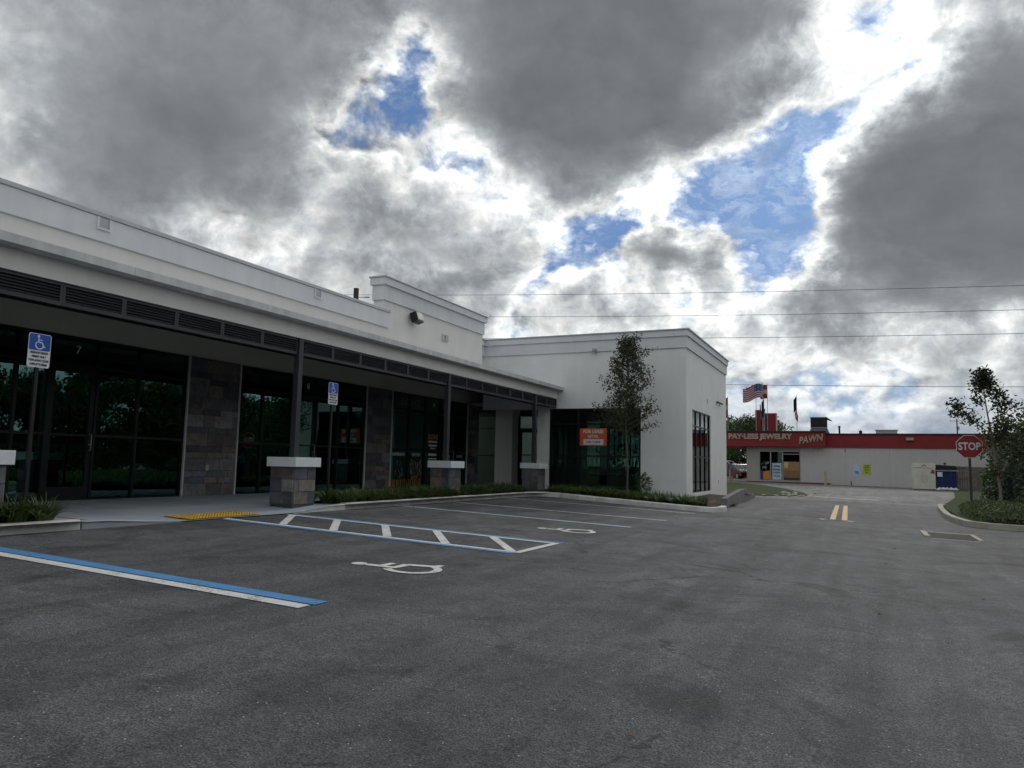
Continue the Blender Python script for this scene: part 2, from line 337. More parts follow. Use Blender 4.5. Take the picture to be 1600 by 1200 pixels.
def densify(pts,st=.6,wob=.004):
    out=[]
    for a,b in zip(pts,pts[1:]):
        n=max(1,int(math.hypot(b[0]-a[0],b[1]-a[1])/st))
        for i in range(n): t=i/n; out.append((a[0]+(b[0]-a[0])*t+random.uniform(-wob,wob),a[1]+(b[1]-a[1])*t+random.uniform(-wob,wob)))
    out.append(pts[-1]); return out
KT=.035
p=densify([(-9.82,-30),(-9.82,7.0)]); kerb_path('kerb',p,.17,KT,M['kerb'])
kerb_path('kerb_drop',[(-9.82,7.03),(-9.82,7.5),(-9.81,8.0),(-9.8,8.7)],.17,0,M['walk'],[.012,-.005,-.03,-.088])
kerb_path('kerb_rise',[(-9.80,11.3),(-9.81,11.9),(-9.81,12.4),(-9.82,12.9)],.17,0,M['kerb'],[-.088,-.05,-.01,.02])
pl=[(-9.82,12.93),(-9.80,17),(-9.78,20),(-9.76,21.9),(-9.66,22.5),(-9.38,22.85),(-8.9,22.86),(-7.6,22.35),(-6.2,21.95),(-5.0,21.62),(-4.15,21.45),(-3.80,21.6),(-3.62,22.1),(-3.66,23.0)]
pld=densify(pl,.6); kerb_path('kerb_around_planting',pld,.17,KT,M['kerb'],[min(KT,g(x,y)+.145) for x,y in pld])
def soilz(X,Y): return .0 if X<-9.3 else -.17*ss(-9.5,-4,X)
# planting soil
m=MB(); m.add([(-11.15,12.9,.006),(-9.68,12.9,.006),(-9.64,21.9,.006),(-9.3,22.96,.006),(-9.3,26.6,.006),(-11.15,26.6,.006)],[(0,1,2,3,4,5)])
m.add([(-9.3,22.96,.006),(-7.6,22.48,-.045),(-6.4,22.1,-.09),(-5.2,21.8,-.14),(-4.2,21.62,-.175),(-3.80,22.0,-.20),(-3.82,23.3,-.22),(-3.82,26.6,-.24),(-5.6,26.6,-.12),(-7.3,26.6,-.05),(-9.3,26.6,.006)],[(0,1,9,10),(1,2,9),(2,3,8,9),(3,4,8),(4,5,6,7,8)]); tag(m.build('planting_soil',M['soil'],fix=False),kind='structure')
m=MB(); m.add([(-11.15,-10,.012),(-9.68,-10,.012),(-9.68,6.98,.012),(-11.0,6.7,.012),(-11.15,6.2,.012)],[(0,1,2,3,4)]); tag(m.build('planting_soil_near_kerb',M['soil'],fix=False),kind='structure')
# grass verge left of the pawn shop, island on the right
def patch(name,poly,mat,dz,kind='structure'):
    bm=bmesh.new(); vs=[bm.verts.new((x,y,0)) for x,y in poly]; f=bm.faces.new(vs); bmesh.ops.triangulate(bm,faces=[f])
    for _ in range(3): bmesh.ops.subdivide_edges(bm,edges=bm.edges[:],cuts=1,use_grid_fill=True)
    for v in bm.verts: v.co.z=g(v.co.x,v.co.y)+dz
    me=bpy.data.meshes.new(name); bm.to_mesh(me); bm.free(); me.materials.append(mat); o=bpy.data.objects.new(name,me); col.objects.link(o); o['kind']=kind; return o
patch('lawn_verge',[(-14,38),(-6.0,37.2),(-3.4,40.6),(-2.6,41.5),(-2.7,43.6),(-4.0,48),(-6.2,53.5),(-8.2,56.0),(-14,57)],M['lawn'],.03)
patch('lawn_island',[(2.72,24.4),(3.0,23.8),(3.8,23.5),(9,22.6),(14,22.4),(14,55),(5.2,55),(4.4,46),(3.5,40),(3.1,37.6),(2.9,33.5),(2.75,28)],M['lawn'],.06)
isl=[(20,22.1),(12,22.2),(8,22.5),(5.5,22.85),(3.9,23.2),(3.1,23.6),(2.72,24.3),(2.58,26.2),(2.55,28),(2.68,31),(2.84,34),(3.05,36.2),(3.25,37.8),(3.55,38.6)]
tp=[g(x,y)+.15 for x,y in densify(isl,.7)]; tp[-1]-=.12; tp[-2]-=.05
isd=densify(isl,.7)[::-1]; tp=[g(x,y)+.15 for x,y in isd]; tp[0]-=.13; tp[1]-=.07; tp[2]-=.02
kerb_path('kerb_island',isd[::-1],.2,0,M['kerb2'],tp[::-1])
# retaining kerb wall at the corner of the wing
m=MB(); pr=[(23.9,-.45),(23.9,.0),(26,.06),(29.5,.13),(31.5,.12),(34,-.10),(36.5,-.33),(37.4,-.47)]
V=[];F=[]
def rx(Y): return -3.80-.06*(Y-24)
for Y,z in pr[1:]:
    zb=g(rx(Y),Y)-.1
    V+=[(rx(Y),Y,zb),(rx(Y),Y,max(z,zb+.05)),(rx(Y)-.19,Y,max(z,zb+.05)),(rx(Y)-.19,Y,zb)]
k=len(pr)-1
for i in range(k-1):
    for q in range(4): F.append((i*4+q,i*4+(q+1)%4,(i+1)*4+(q+1)%4,(i+1)*4+q))
F+=[(0,1,2,3),((k-1)*4+3,(k-1)*4+2,(k-1)*4+1,(k-1)*4)]
m.add(V,F); tag(m.build('retaining_wall',M['rampconc']),'low grey concrete wall tapering down beside the white wing corner','wall')
# soil between the wing side wall and the retaining wall
m=MB(); m.add([(-5.6,26.6,-.14),(-3.98,23.9,-.235),(-4.2,31,-.05),(-4.6,37,-.42),(-5.6,37,-.42),(-5.6,31,-.12)],[(0,1,2,3,4,5)]); tag(m.build('wall_bed_soil',M['soil'],fix=False),kind='structure')

# ------------------------------------------------------------------ markings
def strip(mb,a,b,w,dz=.007,n=None,m=0):
    a=Vector(a);b=Vector(b);d=(b-a);L=d.length;d/=L;nn=Vector((-d.y,d.x))*w/2;n=n or max(1,int(L/.5)); V=[];F=[]
    for i in range(n+1):
        p=a+d*L*i/n
        for s_ in (1,-1): q=p+nn*s_; V.append((q.x,q.y,g(q.x,q.y)+dz))
    for i in range(n): F.append((2*i,2*i+1,2*i+3,2*i+2))
    mb.add(V,F,m=m)
def marking(name,segs,mat,label,cat,dz=.007):
    m=MB()
    for a,b,w in segs: strip(m,a,b,w,dz)
    return tag(m.build(name,mat,fix=False),label,cat)
XA,XB=-9.7,-4.25
r0=empty('stall_line',(XA,5.2,0),'nearest blue and white double stall line running towards the camera','painted line')
for nm,y,w,mt in (('blue_stripe',5.28,.18,'blue'),('white_stripe',5.085,.15,'white')):
    m=MB(); strip(m,(XA,y),(XB+.02*(mt=='blue'),y),w); m.build(nm,M[mt],fix=False,parent=r0)
for ch in r0.children: ch.matrix_parent_inverse=Matrix.Translation(r0.location).inverted()
def P(parent,o):
    o.parent=parent; o.matrix_parent_inverse=Matrix.Translation(parent.location).inverted() if not parent.rotation_euler.z else (Matrix.Translation(parent.location)@Matrix.Rotation(parent.rotation_euler.z,4,'Z')).inverted(); return o
ra=empty('access_aisle',(-7,10.2,0),'hatched access aisle outlined in blue and white beside the yellow ramp','painted aisle')
m=MB(); strip(m,(XA-.02,9.47),(XB-.12,9.47),.11); strip(m,(XA,11.15),(XB-.02,11.15),.11); P(ra,m.build('blue_outline',M['blue'],fix=False))
m=MB(); strip(m,(XA-.1,9.60),(XB-.05,9.60),.11); strip(m,(XA,11.02),(XB-.05,11.02),.11); strip(m,(XB-.10,9.65),(XB-.10,10.97),.11,.0085)
P(ra,m.build('white_outline',M['white'],fix=False)); m=MB()
for x in (-9.55,-8.52,-7.5,-6.48,-5.42): strip(m,(x,10.97),(x+.95,9.65),.13,.0085)
P(ra,m.build('hatching',M['white'],fix=False))
marking('stall_line',[((XA,14.86),(XB-.0,14.86),.10)],M['thinwhite'],'pale blue edged stall line beyond the farther wheelchair symbol','painted line')
o=marking('stall_line',[((XA,17.28),(XB+.15,17.28),.10)],M['thinwhite'],'middle thin white stall line in the far parking bays','painted line')
o=marking('stall_line',[((XA,20.5),(XB+.15,20.5),.10)],M['thinwhite'],'farthest thin white stall line nearest the wing planting','painted line')
m=MB(); strip(m,(XA,14.96),(XB,14.96),.07,.006); o=m.build('blue_stripe',M['blue'],fix=False); tag(o,'narrow faded blue stripe beside the pale stall line in the far bays','painted line')
for cx,cy,lab in ((-4.87,7.40,'white painted wheelchair symbol in the nearest parking bay'),(-4.98,13.15,'white painted wheelchair symbol in the bay beyond the hatched aisle')):
    m=MB(); isa_mesh(m,lambda x,y:(cx-y,cy+x,g(cx-y,cy+x)+.008),1.12,1.25); tag(m.build('wheelchair_symbol',M['white'],fix=False),lab,'painted symbol')
ry=empty('centre_line',(-.7,28,0),'pair of short amber lane lines at the lot exit','painted line')
for x in (-.84,-.54): m=MB(); strip(m,(x+.06,22.75),(x-.10,33.0),.145); P(ry,m.build('amber_stripe',M['yellow'],fix=False))
for x0,lab in ((-1.10,'short white dash left of the amber lane lines'),(-.40,'short white dash right of the amber lane lines')):
    marking('white_dash',[((x0,22.6),(x0+.14,22.5),.16)],M['white'],lab,'painted dash')
marking('street_edge_line',[((-2.2,41.0),(.7,40.2),.28)],M['white'],'long white line across the street in front of the lot exit','painted line',.014)
# tactile pad
m=MB(); m.add([(-10.5,8.92,wz(-10.5,8.92)+.012),(-9.86,8.92,-.072),(-9.86,10.5,-.072),(-10.5,10.5,wz(-10.5,10.5)+.012)],[(0,1,2,3)])
for i in range(10):
    for j in range(25):
        x=-10.46+i*.062;y=8.96+j*.0625; z=wz(x,y)+.012+(.0 if 1 else 0)
        zz=(wz(-10.5,9)+.012)+((-.072)-(wz(-10.5,9)+.012))*((x+10.5)/.64)
        m.lathe([(.019,0),(.012,.010)],(x,y,zz),6)
tag(m.build('tactile_pad',M['tactile']),'yellow studded tactile pad on the walkway ramp','tactile paving')
# drain
rd=empty('storm_drain',(1.8,20,g(1.8,20)),'square iron storm drain grate set in a worn white concrete frame','drain')
m=MB(); z=g(1.8,20)
m.box(1.22,1.34,19.3,20.9,z-.05,g(1.28,20)+.008); m.box(2.25,2.34,19.2,20.9,z-.05,z+.010); m.box(1.341,2.249,20.83,20.95,z-.05,z+.006); m.box(1.341,2.249,18.82,18.94,z-.05,z+.006); m.V=[(x,y,v+g(x,y)-z) for x,y,v in m.V]; P(rd,m.build('frame',M['kerb2']))
m=MB()
for i in range(13): y=19.0+i*.14; m.box(1.36,2.245,y,y+.05,z-.03,z+.010)
m.box(1.36,2.245,18.95,20.82,z-.04,z+.001); m.V=[(x,y,v+g(x,y)-z) for x,y,v in m.V]; P(rd,m.build('grate',M['grate']))

q=random.Random(99)
for k in range(26):
    x,y=(q.uniform(-9,3),q.uniform(3,24)) if k<18 else (q.uniform(-9.5,-8.8),q.uniform(13,22))
    m=MB(); a=q.uniform(0,6.28); s_=q.uniform(.015,.035); z=g(x,y)+.008
    m.add([(x+s_*math.cos(a),y+s_*math.sin(a),z),(x+s_*.45*math.cos(a+1.6),y+s_*.45*math.sin(a+1.6),z+s_*.4),(x-s_*math.cos(a),y-s_*math.sin(a),z),(x+s_*.45*math.cos(a-1.6),y+s_*.45*math.sin(a-1.6),z+s_*.3)],[(0,1,2,3)])
    tag(m.build('fallen_leaf',M['tan2'],fix=False),'small dry brown leaf lying on the asphalt of the lot','leaf','dry leaves scattered on the lot')
# ================================================================== RETAIL BUILDING
B=empty('retail_building',(-14.65,16,0),'long white single storey shop building with louvred canopy and slate clad piers','building')
def BP(o): return P(B,o)
FX=-14.65          # storefront plane
Y0=-3.0            # left end, outside the frame
# --- storefront wall above the heads and the piers
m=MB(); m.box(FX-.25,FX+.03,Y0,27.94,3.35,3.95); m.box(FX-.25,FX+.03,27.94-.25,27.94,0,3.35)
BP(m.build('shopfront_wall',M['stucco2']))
m=MB(); m.box(-17.2,FX-.2,27.9,32.3,3.86,3.875); m.box(FX-.2,-10.75,Y0,31.6,3.86,3.875); BP(m.build('soffit',M['darkgrey']))  # box behind the recess is added to close off the sky
# recessed soffit lights / dots on the wall
# --- slate panels
pal=[(.125,.10,.083),(.055,.058,.066),(.06,.066,.08),(.14,.134,.125),(.095,.10,.118),(.105,.11,.118),(.085,.092,.112),(.11,.106,.105),(.105,.092,.085),(.095,.083,.078),(.125,.124,.122),(.072,.08,.105),(.115,.103,.09),(.092,.096,.10),(.10,.10,.112)]
def tiles(mb,u0,u1,z0,z1,fn,rows,rnd,tw=(.30,.72),dep=.018):
    # fn(u,z,d)->xyz
    h=(z1-z0)/rows
    for r_ in range(rows):
        u=u0; first=True
        while u<u1-1e-4:
            w=rnd.uniform(*tw)*(rnd.uniform(.4,.8) if first and r_%2 else 1); first=False
            if u+w>u1-.14: w=u1-u
            c=rnd.choice(pal); k=rnd.uniform(.7,1.4); c=tuple(x*k*1.25 for x in c); d=dep+rnd.uniform(0,.008); e=.0012
            a,b,zz0,zz1=u+e,u+w-e,z0+r_*h+e,z0+(r_+1)*h-e
            V=[fn(a,zz0,0),fn(b,zz0,0),fn(b,zz1,0),fn(a,zz1,0),fn(a+.004,zz0+.004,d),fn(b-.004,zz0+.004,d),fn(b-.004,zz1-.004,d),fn(a+.004,zz1-.004,d)]
            mb.add(V,[(4,5,6,7),(0,1,5,4),(1,2,6,5),(2,3,7,6),(3,0,4,7)],c)
            u+=w
rnd=random.Random(3)
for a,b in ((12.88,14.5),(20.03,21.46),(26.93,27.94),(5.4,7.0),(-1.6,-.1)):
    if (a,b)==(5.4,7.0): continue
    m=MB(); m.box(FX-.2,FX+.052,a,b,0,3.349,(.06,.06,.06)); hh=[0]
    while hh[-1]<3.345: hh.append(min(3.345,hh[-1]+rnd.choice((.30,.30,.15,.30,.15))))
    for z0_,z1_ in zip(hh,hh[1:]): tiles(m,a,b,z0_,z1_,lambda u,z,d:(FX+.052+d,u,z),1,rnd)
    BP(m.build('slate_pier',M['slate']))
for y in (12.86,14.5,20.01,21.47,26.92): BP(MB().box(FX-.02,FX+.10,y-.022,y+.022,0,3.34).build('corner_bead',M['bead']))
# --- storefront builder: plane along Y at x=FX facing +X, or along X facing -Y
def storefront(axis,plane,us,zs,mats,door=None,name='storefront',sign=1,glass='glass',fw=.055,dp=.11,skip=()):
    """us: mullion centre positions, zs: rail centre heights; door=(i0,i1,style) panels between mullions"""
    def BX(mb,u0,u1,z0,z1,d0,d1):
        if axis=='y': mb.box(plane+d0,plane+d1,u0,u1,z0,z1)
        else: mb.box(u0,u1,plane-d1,plane-d0,z0,z1)
    f=MB()
    for u in us: BX(f,u-fw/2,u+fw/2,.0,zs[-1],-dp/2,dp/2)
    for z in zs:
        for a,b in zip(us,us[1:]):
            if z<1.5 and door and z>0.01 and any(abs(a-us[i])<1e-6 for i in door): continue
            BX(f,a+fw/2,b-fw/2,z-fw/2 if z>0.01 else 0,z+fw/2 if z<zs[-1]-.001 else z,-dp/2+.004,dp/2-.004)
    fr=BP(f.build(name,M['frame']))
    for i,(a,b) in enumerate(zip(us,us[1:])):
        if i in skip: continue
        dr=door and i in door
        zz=list(zs)
        for j,(c,d) in enumerate(zip(zz,zz[1:])):
            if dr and d<=zs[-2]+.001: continue
            q=MB(); BX(q,a+fw/2-.005,b-fw/2+.005,c+(fw/2 if c>.01 else fw)-.005,d-fw/2+.005,-.006,.006)
            pn=q.build('pane',M[glass]); pn.parent=fr; pass
        if dr:
            dm=MB(); a2,b2=a+fw/2+.004,b-fw/2-.004; zt=zs[-2]-fw/2-.004; s_=.10
            BX(dm,a2,a2+s_,.01,zt,-.03,.03);BX(dm,b2-s_,b2,.01,zt,-.03,.03);BX(dm,a2+s_,b2-s_,.01,.27,-.03,.03);BX(dm,a2+s_,b2-s_,zt-.13,zt,-.03,.03)
            BX(dm,a2+s_,b2-s_,1.30,1.345,-.028,.028)
            D=BP(dm.build('door',M['frame']))
            q=MB(); BX(q,a2+s_-.004,b2-s_+.004,.265,1.305,-.006,.006);BX(q,a2+s_-.004,b2-s_+.004,1.34,zt-.125,-.006,.006); pn=q.build('pane',M[glass]); pn.parent=D; pass
            h=MB(); 
            side=b2-s_/2 if (door[0]==i) else a2+s_/2
            if len(door)==1: side=b2-s_/2
            if axis=='y': h.tube([(plane+.03,side,1.02),(plane+.09,side,1.02),(plane+.09,side,1.35),(plane+.03,side,1.35)],.012,8); h.lathe([(.022,0),(.022,.02)],(plane+.035,side,1.13),8)
            else: h.tube([(side,plane-.03,1.02),(side,plane-.09,1.02),(side,plane-.09,1.35),(side,plane-.03,1.35)],.012,8)
            hh=h.build('handle',M['galv']); hh.parent=D; pass
    return fr
ZS=[0,1.33,2.76,3.33]
storefront('y',FX,[-.08,1.2,2.6,4.0,5.3,6.2,7.4,8.86,9.50,10.55,11.55,12.83],ZS,None,door=(8,))
storefront('y',FX,[14.55,15.40,16.55,17.60,18.63,19.98],ZS,None,door=(2,))
storefront('y',FX,[21.5,22.65,23.75,24.85,25.9,26.88],ZS,None,door=(3,))
for y,z,s in ((10.04,3.06,'7'),(17.14,3.04,'8'),(24.25,3.04,'9')): BP(text('unit_number',s,.24,M['decal'],None,(FX+.075,y,z),(0,1,0)))
# outlet
m=MB(); m.box(FX+.07,FX+.12,13.50,13.60,.60,.74); BP(m.build('outlet_cover',M['galv'],bevel=.008))
m=MB(); m.box(FX+.07,FX+.10,21.1,21.22,.66,.78)
# smoke shop graphics in the third bay
xg=FX+.012
m=MB(); m.box(xg-.03,xg-.022,21.55,26.85,.03,1.28);m.box(xg-.03,xg-.022,21.55,26.85,2.80,3.3); BP(m.build('window_film',M['nightfilm']))
xg=FX+.016
for y,s in ((22.05,'HOOKAHS'),(23.2,'DETOX'),(25.35,'SHISHA'),(26.42,'GLASS')): BP(text('window_lettering',s,.16,M['decal'],None,(xg,y,1.17),(0,1,0),space=1.35,sx=.8))
BP(text('window_lettering','BLC NYZ',.34,M['dimdecal'],None,(xg,22.7,3.03),(0,1,0),sx=.9))
BP(text('window_lettering','BLOWE',.26,M['smokeorange'],None,(xg+.02,24.3,1.86),(0,1,0),bold=.008,sx=.8))
m=MB(); rr=random.Random(5)
for k,(z,h,w) in enumerate(((1.68,.075,.62),(1.54,.07,.60),(1.44,.04,.36),(1.34,.05,.62),(1.20,.09,.60),(1.05,.04,.55),(.90,.05,.5),(.82,.06,.62))):
    u=24.3-w/2; m=MB()
    while u<24.3+w/2: 
        ww=rr.uniform(.03,.06); m.box(xg+.02,xg+.024,u,min(u+ww,24.3+w/2),z-h/2*rr.uniform(.8,1),z+h/2*rr.uniform(.8,1)); u+=ww+rr.uniform(.008,.016)
    BP(m.build('small_print_line',M['decal']))
m=MB()      # pictures of pipes and jars
for yc,w0,ps in ((22.08,.7,[(.5,.5,.5),(.3,.3,.32),(.25,.1,.08),(.1,.1,.1),(.05,.05,.06)]),(23.2,.75,[(.5,.5,.5),(.45,.06,.05),(.15,.2,.4),(.5,.35,.1),(.3,.3,.3)])):
    m=MB()
    for k in range(70 if yc>23 else 34):
        y=yc+rr.uniform(-w0/2,w0/2); z=rr.uniform(.32,.98); r_=rr.uniform(.02,.05)
        if yc<23: y=yc+(y-yc)*(.35+.6*(1-(z-.32)/.66))
        c=rr.choice(ps); m.box(xg,xg+.003+rr.uniform(0,.003),y-r_*.6,y+r_*.6,z-r_,z+r_*1.3,tuple(x*.5 for x in c))
    BP(m.build('product_picture',M['col']))
m=MB()
for k in range(16):
    y=21.6+k*.125; m.box(xg,xg+.003,y,y+rr.uniform(.04,.1),.06,.30,(.20+rr.uniform(0,.16),.13,.03))
BP(m.build('product_border',M['col']))
# --- interiors
m=MB(); m.box(-25,-24.9,Y0,29,0,3.6); m.box(-24.9,-14.8,Y0-.1,Y0,0,3.6)
for y in (13.6,20.75,27.5): m.box(-24.9,-14.9,y-.08,y+.08,0,3.6)
BP(m.build('interior_wall',M['inwall']))
m=MB(); m.box(-17.2,-14.7,32.2,32.3,0,3.6); m.box(-14.72,-14.63,30.42,32.2,0,3.6); BP(m.build('sky_block_wall',M['inwall']))  # unseen walls added so no bright sky shows through the recess glass
m=MB(); m.box(-24.9,FX,Y0,27.9,-.02,-.004); m.box(-24,-5.8,28.2,35,-.02,-.006) ; BP(m.build('interior_floor',M['infloor']))
m=MB(); m.box(-24.9,FX-.26,Y0,27.4,3.6,3.65); BP(m.build('interior_ceiling',M['inceil']))
# --- canopy: fascia, ledge, louvres, posts, pedestals
CX=-10.52; YE=26.63
m=MB(); m.box(CX-.22,CX,Y0,YE,3.432,3.735); BP(m.build('canopy_fascia',M['stucco']))
m=MB(); m.prism([(CX-.24,3.736),(CX+.12,3.736),(CX+.16,3.742),(CX+.245,3.745),(CX+.245,3.872),(CX-.5,3.93),(CX-.5,3.8)],'y',Y0,YE-.01)
# the prism above is in x,z with axis y
BP(m.build('canopy_ledge',M['ledge']))
for y in (2.2,5.0,7.9,10.8,13.7,16.6,19.5,22.4,25.6): BP(MB().box(CX+.243,CX+.247,y-.004,y+.004,3.75,3.868).build('ledge_joint',M['coping']))
m=MB(); m.box(-12.1,CX-.5,Y0,YE,3.88,3.94); BP(m.build('canopy_roof',M['coping']))
pedY=[-.73,5.49,11.71,17.93,24.15]
posts=[y+.39 for y in pedY]
for i in range(-1,len(posts)):
    a=posts[i] if i>=0 else Y0; b=posts[i+1] if i+1<len(posts) else YE
    nmod=6 if i+1<len(posts) and i>=0 else max(1,int(round((b-a)/1.03)))
    a2=a+.07;b2=b-.07 if i+1<len(posts) else b
    for k in range(nmod):
        y0=a2+(b2-a2)*k/nmod;y1=a2+(b2-a2)*(k+1)/nmod
        m=MB(); X0,X1=CX-.11,CX-.045
        m.box(X0,X1,y0+.002,y0+.04,3.09,3.425);m.box(X0,X1,y1-.04,y1-.002,3.09,3.425);m.box(X0,X1,y0+.04,y1-.04,3.09,3.15);m.box(X0,X1,y0+.04,y1-.04,3.385,3.425)
        for q in range(5):
            z=3.17+q*.044; m.add([(X1-.008,y0+.04,z),(X1-.008,y1-.04,z),(X0+.008,y1-.04,z+.034),(X0+.008,y0+.04,z+.034),(X1-.008,y0+.04,z-.006),(X1-.008,y1-.04,z-.006),(X0+.008,y1-.04,z+.028),(X0+.008,y0+.04,z+.028)],[(0,1,2,3),(7,6,5,4),(0,4,5,1),(2,6,7,3)])
        BP(m.build('louver_panel',M['louver']))
# black strip put in for the shade behind the louvres, no real backing
m=MB(); m.box(CX-.36,CX-.34,Y0,YE,3.10,3.43); BP(m.build('louver_shade_strip',M['black']))
for y in pedY:
    x0,x1=-10.91,-10.20
    c=BP(MB().box(x0-.02,x1+.02,y,y+.77,.775,.965).build('pedestal_cap',M['cap'],bevel=.006))
    m=MB(); a0,a1,b0,b1=x0+.055,x1-.075,y+.07,y+.70
    m.box(a0,a1,b0,b1,-.06,.774,(.07,.07,.07))
    tiles(m,a0,a1,.03,.77,lambda u,z,d:(u,b0-d,z),3,rnd,(.25,.6)); tiles(m,b0,b1,.03,.77,lambda u,z,d:(a1+d,u,z),3,rnd,(.2,.5)); tiles(m,a0,a1,.03,.77,lambda u,z,d:(u,b1+d,z),3,rnd,(.25,.6)); tiles(m,b0,b1,.03,.77,lambda u,z,d:(a0-d,u,z),3,rnd,(.2,.5))
    BP(m.build('pedestal',M['slate']))
    m=MB(); py=y+.39; px=-10.58; m.box(px-.065,px+.065,py-.065,py+.065,.965,3.43); m.box(px-.09,px+.09,py-.09,py+.09,.965,.98); BP(m.build('post',M['post'],bevel=.004))
# --- upper parapet
UX=-12.0
m=MB(); m.box(UX-.25,UX,Y0,17.07,3.9,5.05); m.box(UX-.34,UX,17.072,23.1,3.9,5.90); m.box(UX-.24,UX-.001,23.1,YE,3.9,4.0); BP(m.build('parapet_wall',M['stucco']))
m=MB(); m.box(UX+.002,UX+.05,Y0,17.30,4.64,5.07); m.box(UX-.25,UX,Y0,17.07,5.052,5.07)
BP(m.build('parapet_band',M['trim'],bevel=.006))
m=MB(); m.box(UX-.3,UX+.075,Y0,17.32,5.073,5.15); BP(m.build('coping',M['coping'],bevel=.006))
m=MB(); m.box(UX-.37,UX+.05,17.02,23.15,5.41,5.83); m.box(UX-.41,UX+.12,16.95,23.22,5.832,6.03); BP(m.build('cornice',M['trim'],bevel=.006))
m=MB(); m.box(UX-.44,UX+.15,16.92,23.25,6.033,6.075); BP(m.build('coping',M['coping'],bevel=.005))
for y in (8.50,14.22):
    m=MB(); x=UX+.05
    m.box(x,x+.03,y-.13,y-.10,4.84,5.06);m.box(x,x+.03,y+.10,y+.13,4.84,5.06);m.box(x,x+.03,y-.10,y+.10,4.84,4.87); BP(m.build('scupper_frame',M['trim']))
    m=MB(); m.box(x-.02,x+.004,y-.10,y+.10,4.87,5.06); BP(m.build('scupper_opening',M['coping']))  # flat grey plate, its colour stands in for shade inside the scupper
m=MB(); x=UX; y=20.48; m.box(x,x+.03,y-.19,y-.14,4.76,4.98);m.box(x,x+.03,y+.14,y+.19,4.76,4.98);m.box(x,x+.03,y-.14,y+.14,4.76,4.79);m.box(x,x+.03,y-.14,y+.14,4.95,4.98);m.box(x,x+.012,y-.14,y+.14,4.79,4.95); m.box(x+.012,x+.05,y+.02,y+.09,4.80,4.94); BP(m.build('junction_box',M['bead']))
# roof slab
m=MB(); m.box(-25,UX-.95,Y0,27.9,3.9,4.2); BP(m.build('roof',M['coping']))
m=MB(); m.box(-25,-24.8,Y0,36,0,4.3); m.box(-25,FX,Y0-.2,Y0,0,4.9); m.box(-25,FX-.1,35.8,36,0,3.5); BP(m.build('rear_wall',M['stucco']))
# --- wing
WX=-5.62; WY=26.65; WE=35.3; WXL=-11.05
m=MB()
# front wall (faces -Y) above storefront and right of it
m.box(-13.75,WX,WY,WY+.25,3.06,5.80)
m.box(-7.27,WX,WY,WY+.25,-.5,3.06)
m.box(WXL-.30,-10.84,WY,WY+.25,-.2,3.06)
# side wall (faces +X) with window opening Y 27.72..31.35, z .02..3.05
m.box(WX-.25,WX,WY+.25,27.70,-.5,3.06);m.box(WX-.25,WX,31.37,WE,-.6,3.06);m.box(WX-.25,WX,27.70,31.37,-.5,.0);m.box(WX-.25,WX,WY+.25,WE,3.06,5.80)
m.box(-7.27,-5.87,WY+.25,WY+.26,-.3,0)
# rear wall with openings
m.box(-14.9,WX-.25,WE-.25,WE,3.06,5.8)
for a,b in ((-14.9,-14.0),(-11.6,-11.2),(-9.0,-8.4),(-6.3,-5.87)): m.box(a,b,WE-.25,WE,-.5,3.06)
m.box(-14.0,-6.3,WE-.25,WE,-.5,.45)
# return wall facing +X behind the tall parapet
m.box(-14.0,-13.75,21.5,WY,3.95,5.80)
BP(m.build('wing_wall',M['wingwall']))
def Lband(mb,d,z0,z1,back):     # follows return wall, front wall and side wall in one piece
    mb.prism([(-13.75+d,21.5),(-13.75+d,WY-d),(WX+d,WY-d),(WX+d,WE+d),(WX-back,WE+d),(WX-back,WY+back),(-13.75-back,WY+back),(-13.75-back,21.5)],'z',z0,z1)
m=MB(); Lband(m,.05,5.20,5.62,-.001); Lband(m,.10,5.621,5.84,-.001); BP(m.build('cornice',M['trim']))
m=MB(); Lband(m,.14,5.843,5.885,.3); BP(m.build('coping',M['coping']))
m=MB(); m.box(-14.9,WX-.2,WY+.2,WE-.1,4.6,4.7); BP(m.build('roof',M['coping']))
m=MB(); m.box(-14.6,WX-.26,WY+.26,WE-.26,3.3,3.35); BP(m.build('wing_ceiling',M['inwall']))
storefront('x',WY+.04,[-10.80,-9.66,-8.50,-7.30],[0,1.27,2.47,3.04],None,glass='glass2')
storefront('y',WX-.08,[27.72,28.63,29.54,30.45,31.35],[.0,1.33,2.48,3.05],None,glass='sideglass',fw=.05,dp=.08)
storefront('x',WE-.1,[-14.0,-12.8,-11.6],[0.45,1.9,3.04],None,glass='glass2',name='rear_window')
storefront('x',WE-.1,[-11.2,-10.1,-9.0],[0.45,1.9,3.04],None,glass='glass2',name='rear_window')
storefront('x',WE-.1,[-8.4,-7.4,-6.3],[0.45,1.9,3.04],None,glass='glass2',name='rear_window')
# entrance recess under the canopy
BP(MB().box(-14.62,-13.80,29.6,30.4,0,3.6).build('recess_column',M['stucco'])); BP(MB().box(-11.35,-11.05,WY+.251,31.6,0,3.6).build('recess_wall',M['stucco']))
m=MB(); m.box(-16.9,-11.36,30.41,30.9,3.06,3.9); m.box(FX-.25,-14.62,28.0,30.0,3.05,3.9); BP(m.build('recess_header',M['darkgrey']))  # white wall over the recess, coloured dark to imitate its shade
storefront('x',30.05,[-16.3,-14.66],[0,1.27,2.47,3.04],None,glass='glass2',name='recess_window')
storefront('x',30.30,[-13.77,-12.35,-11.38],[0,1.27,2.47,3.04],None,glass='glass2',name='entrance_window',door=(0,))
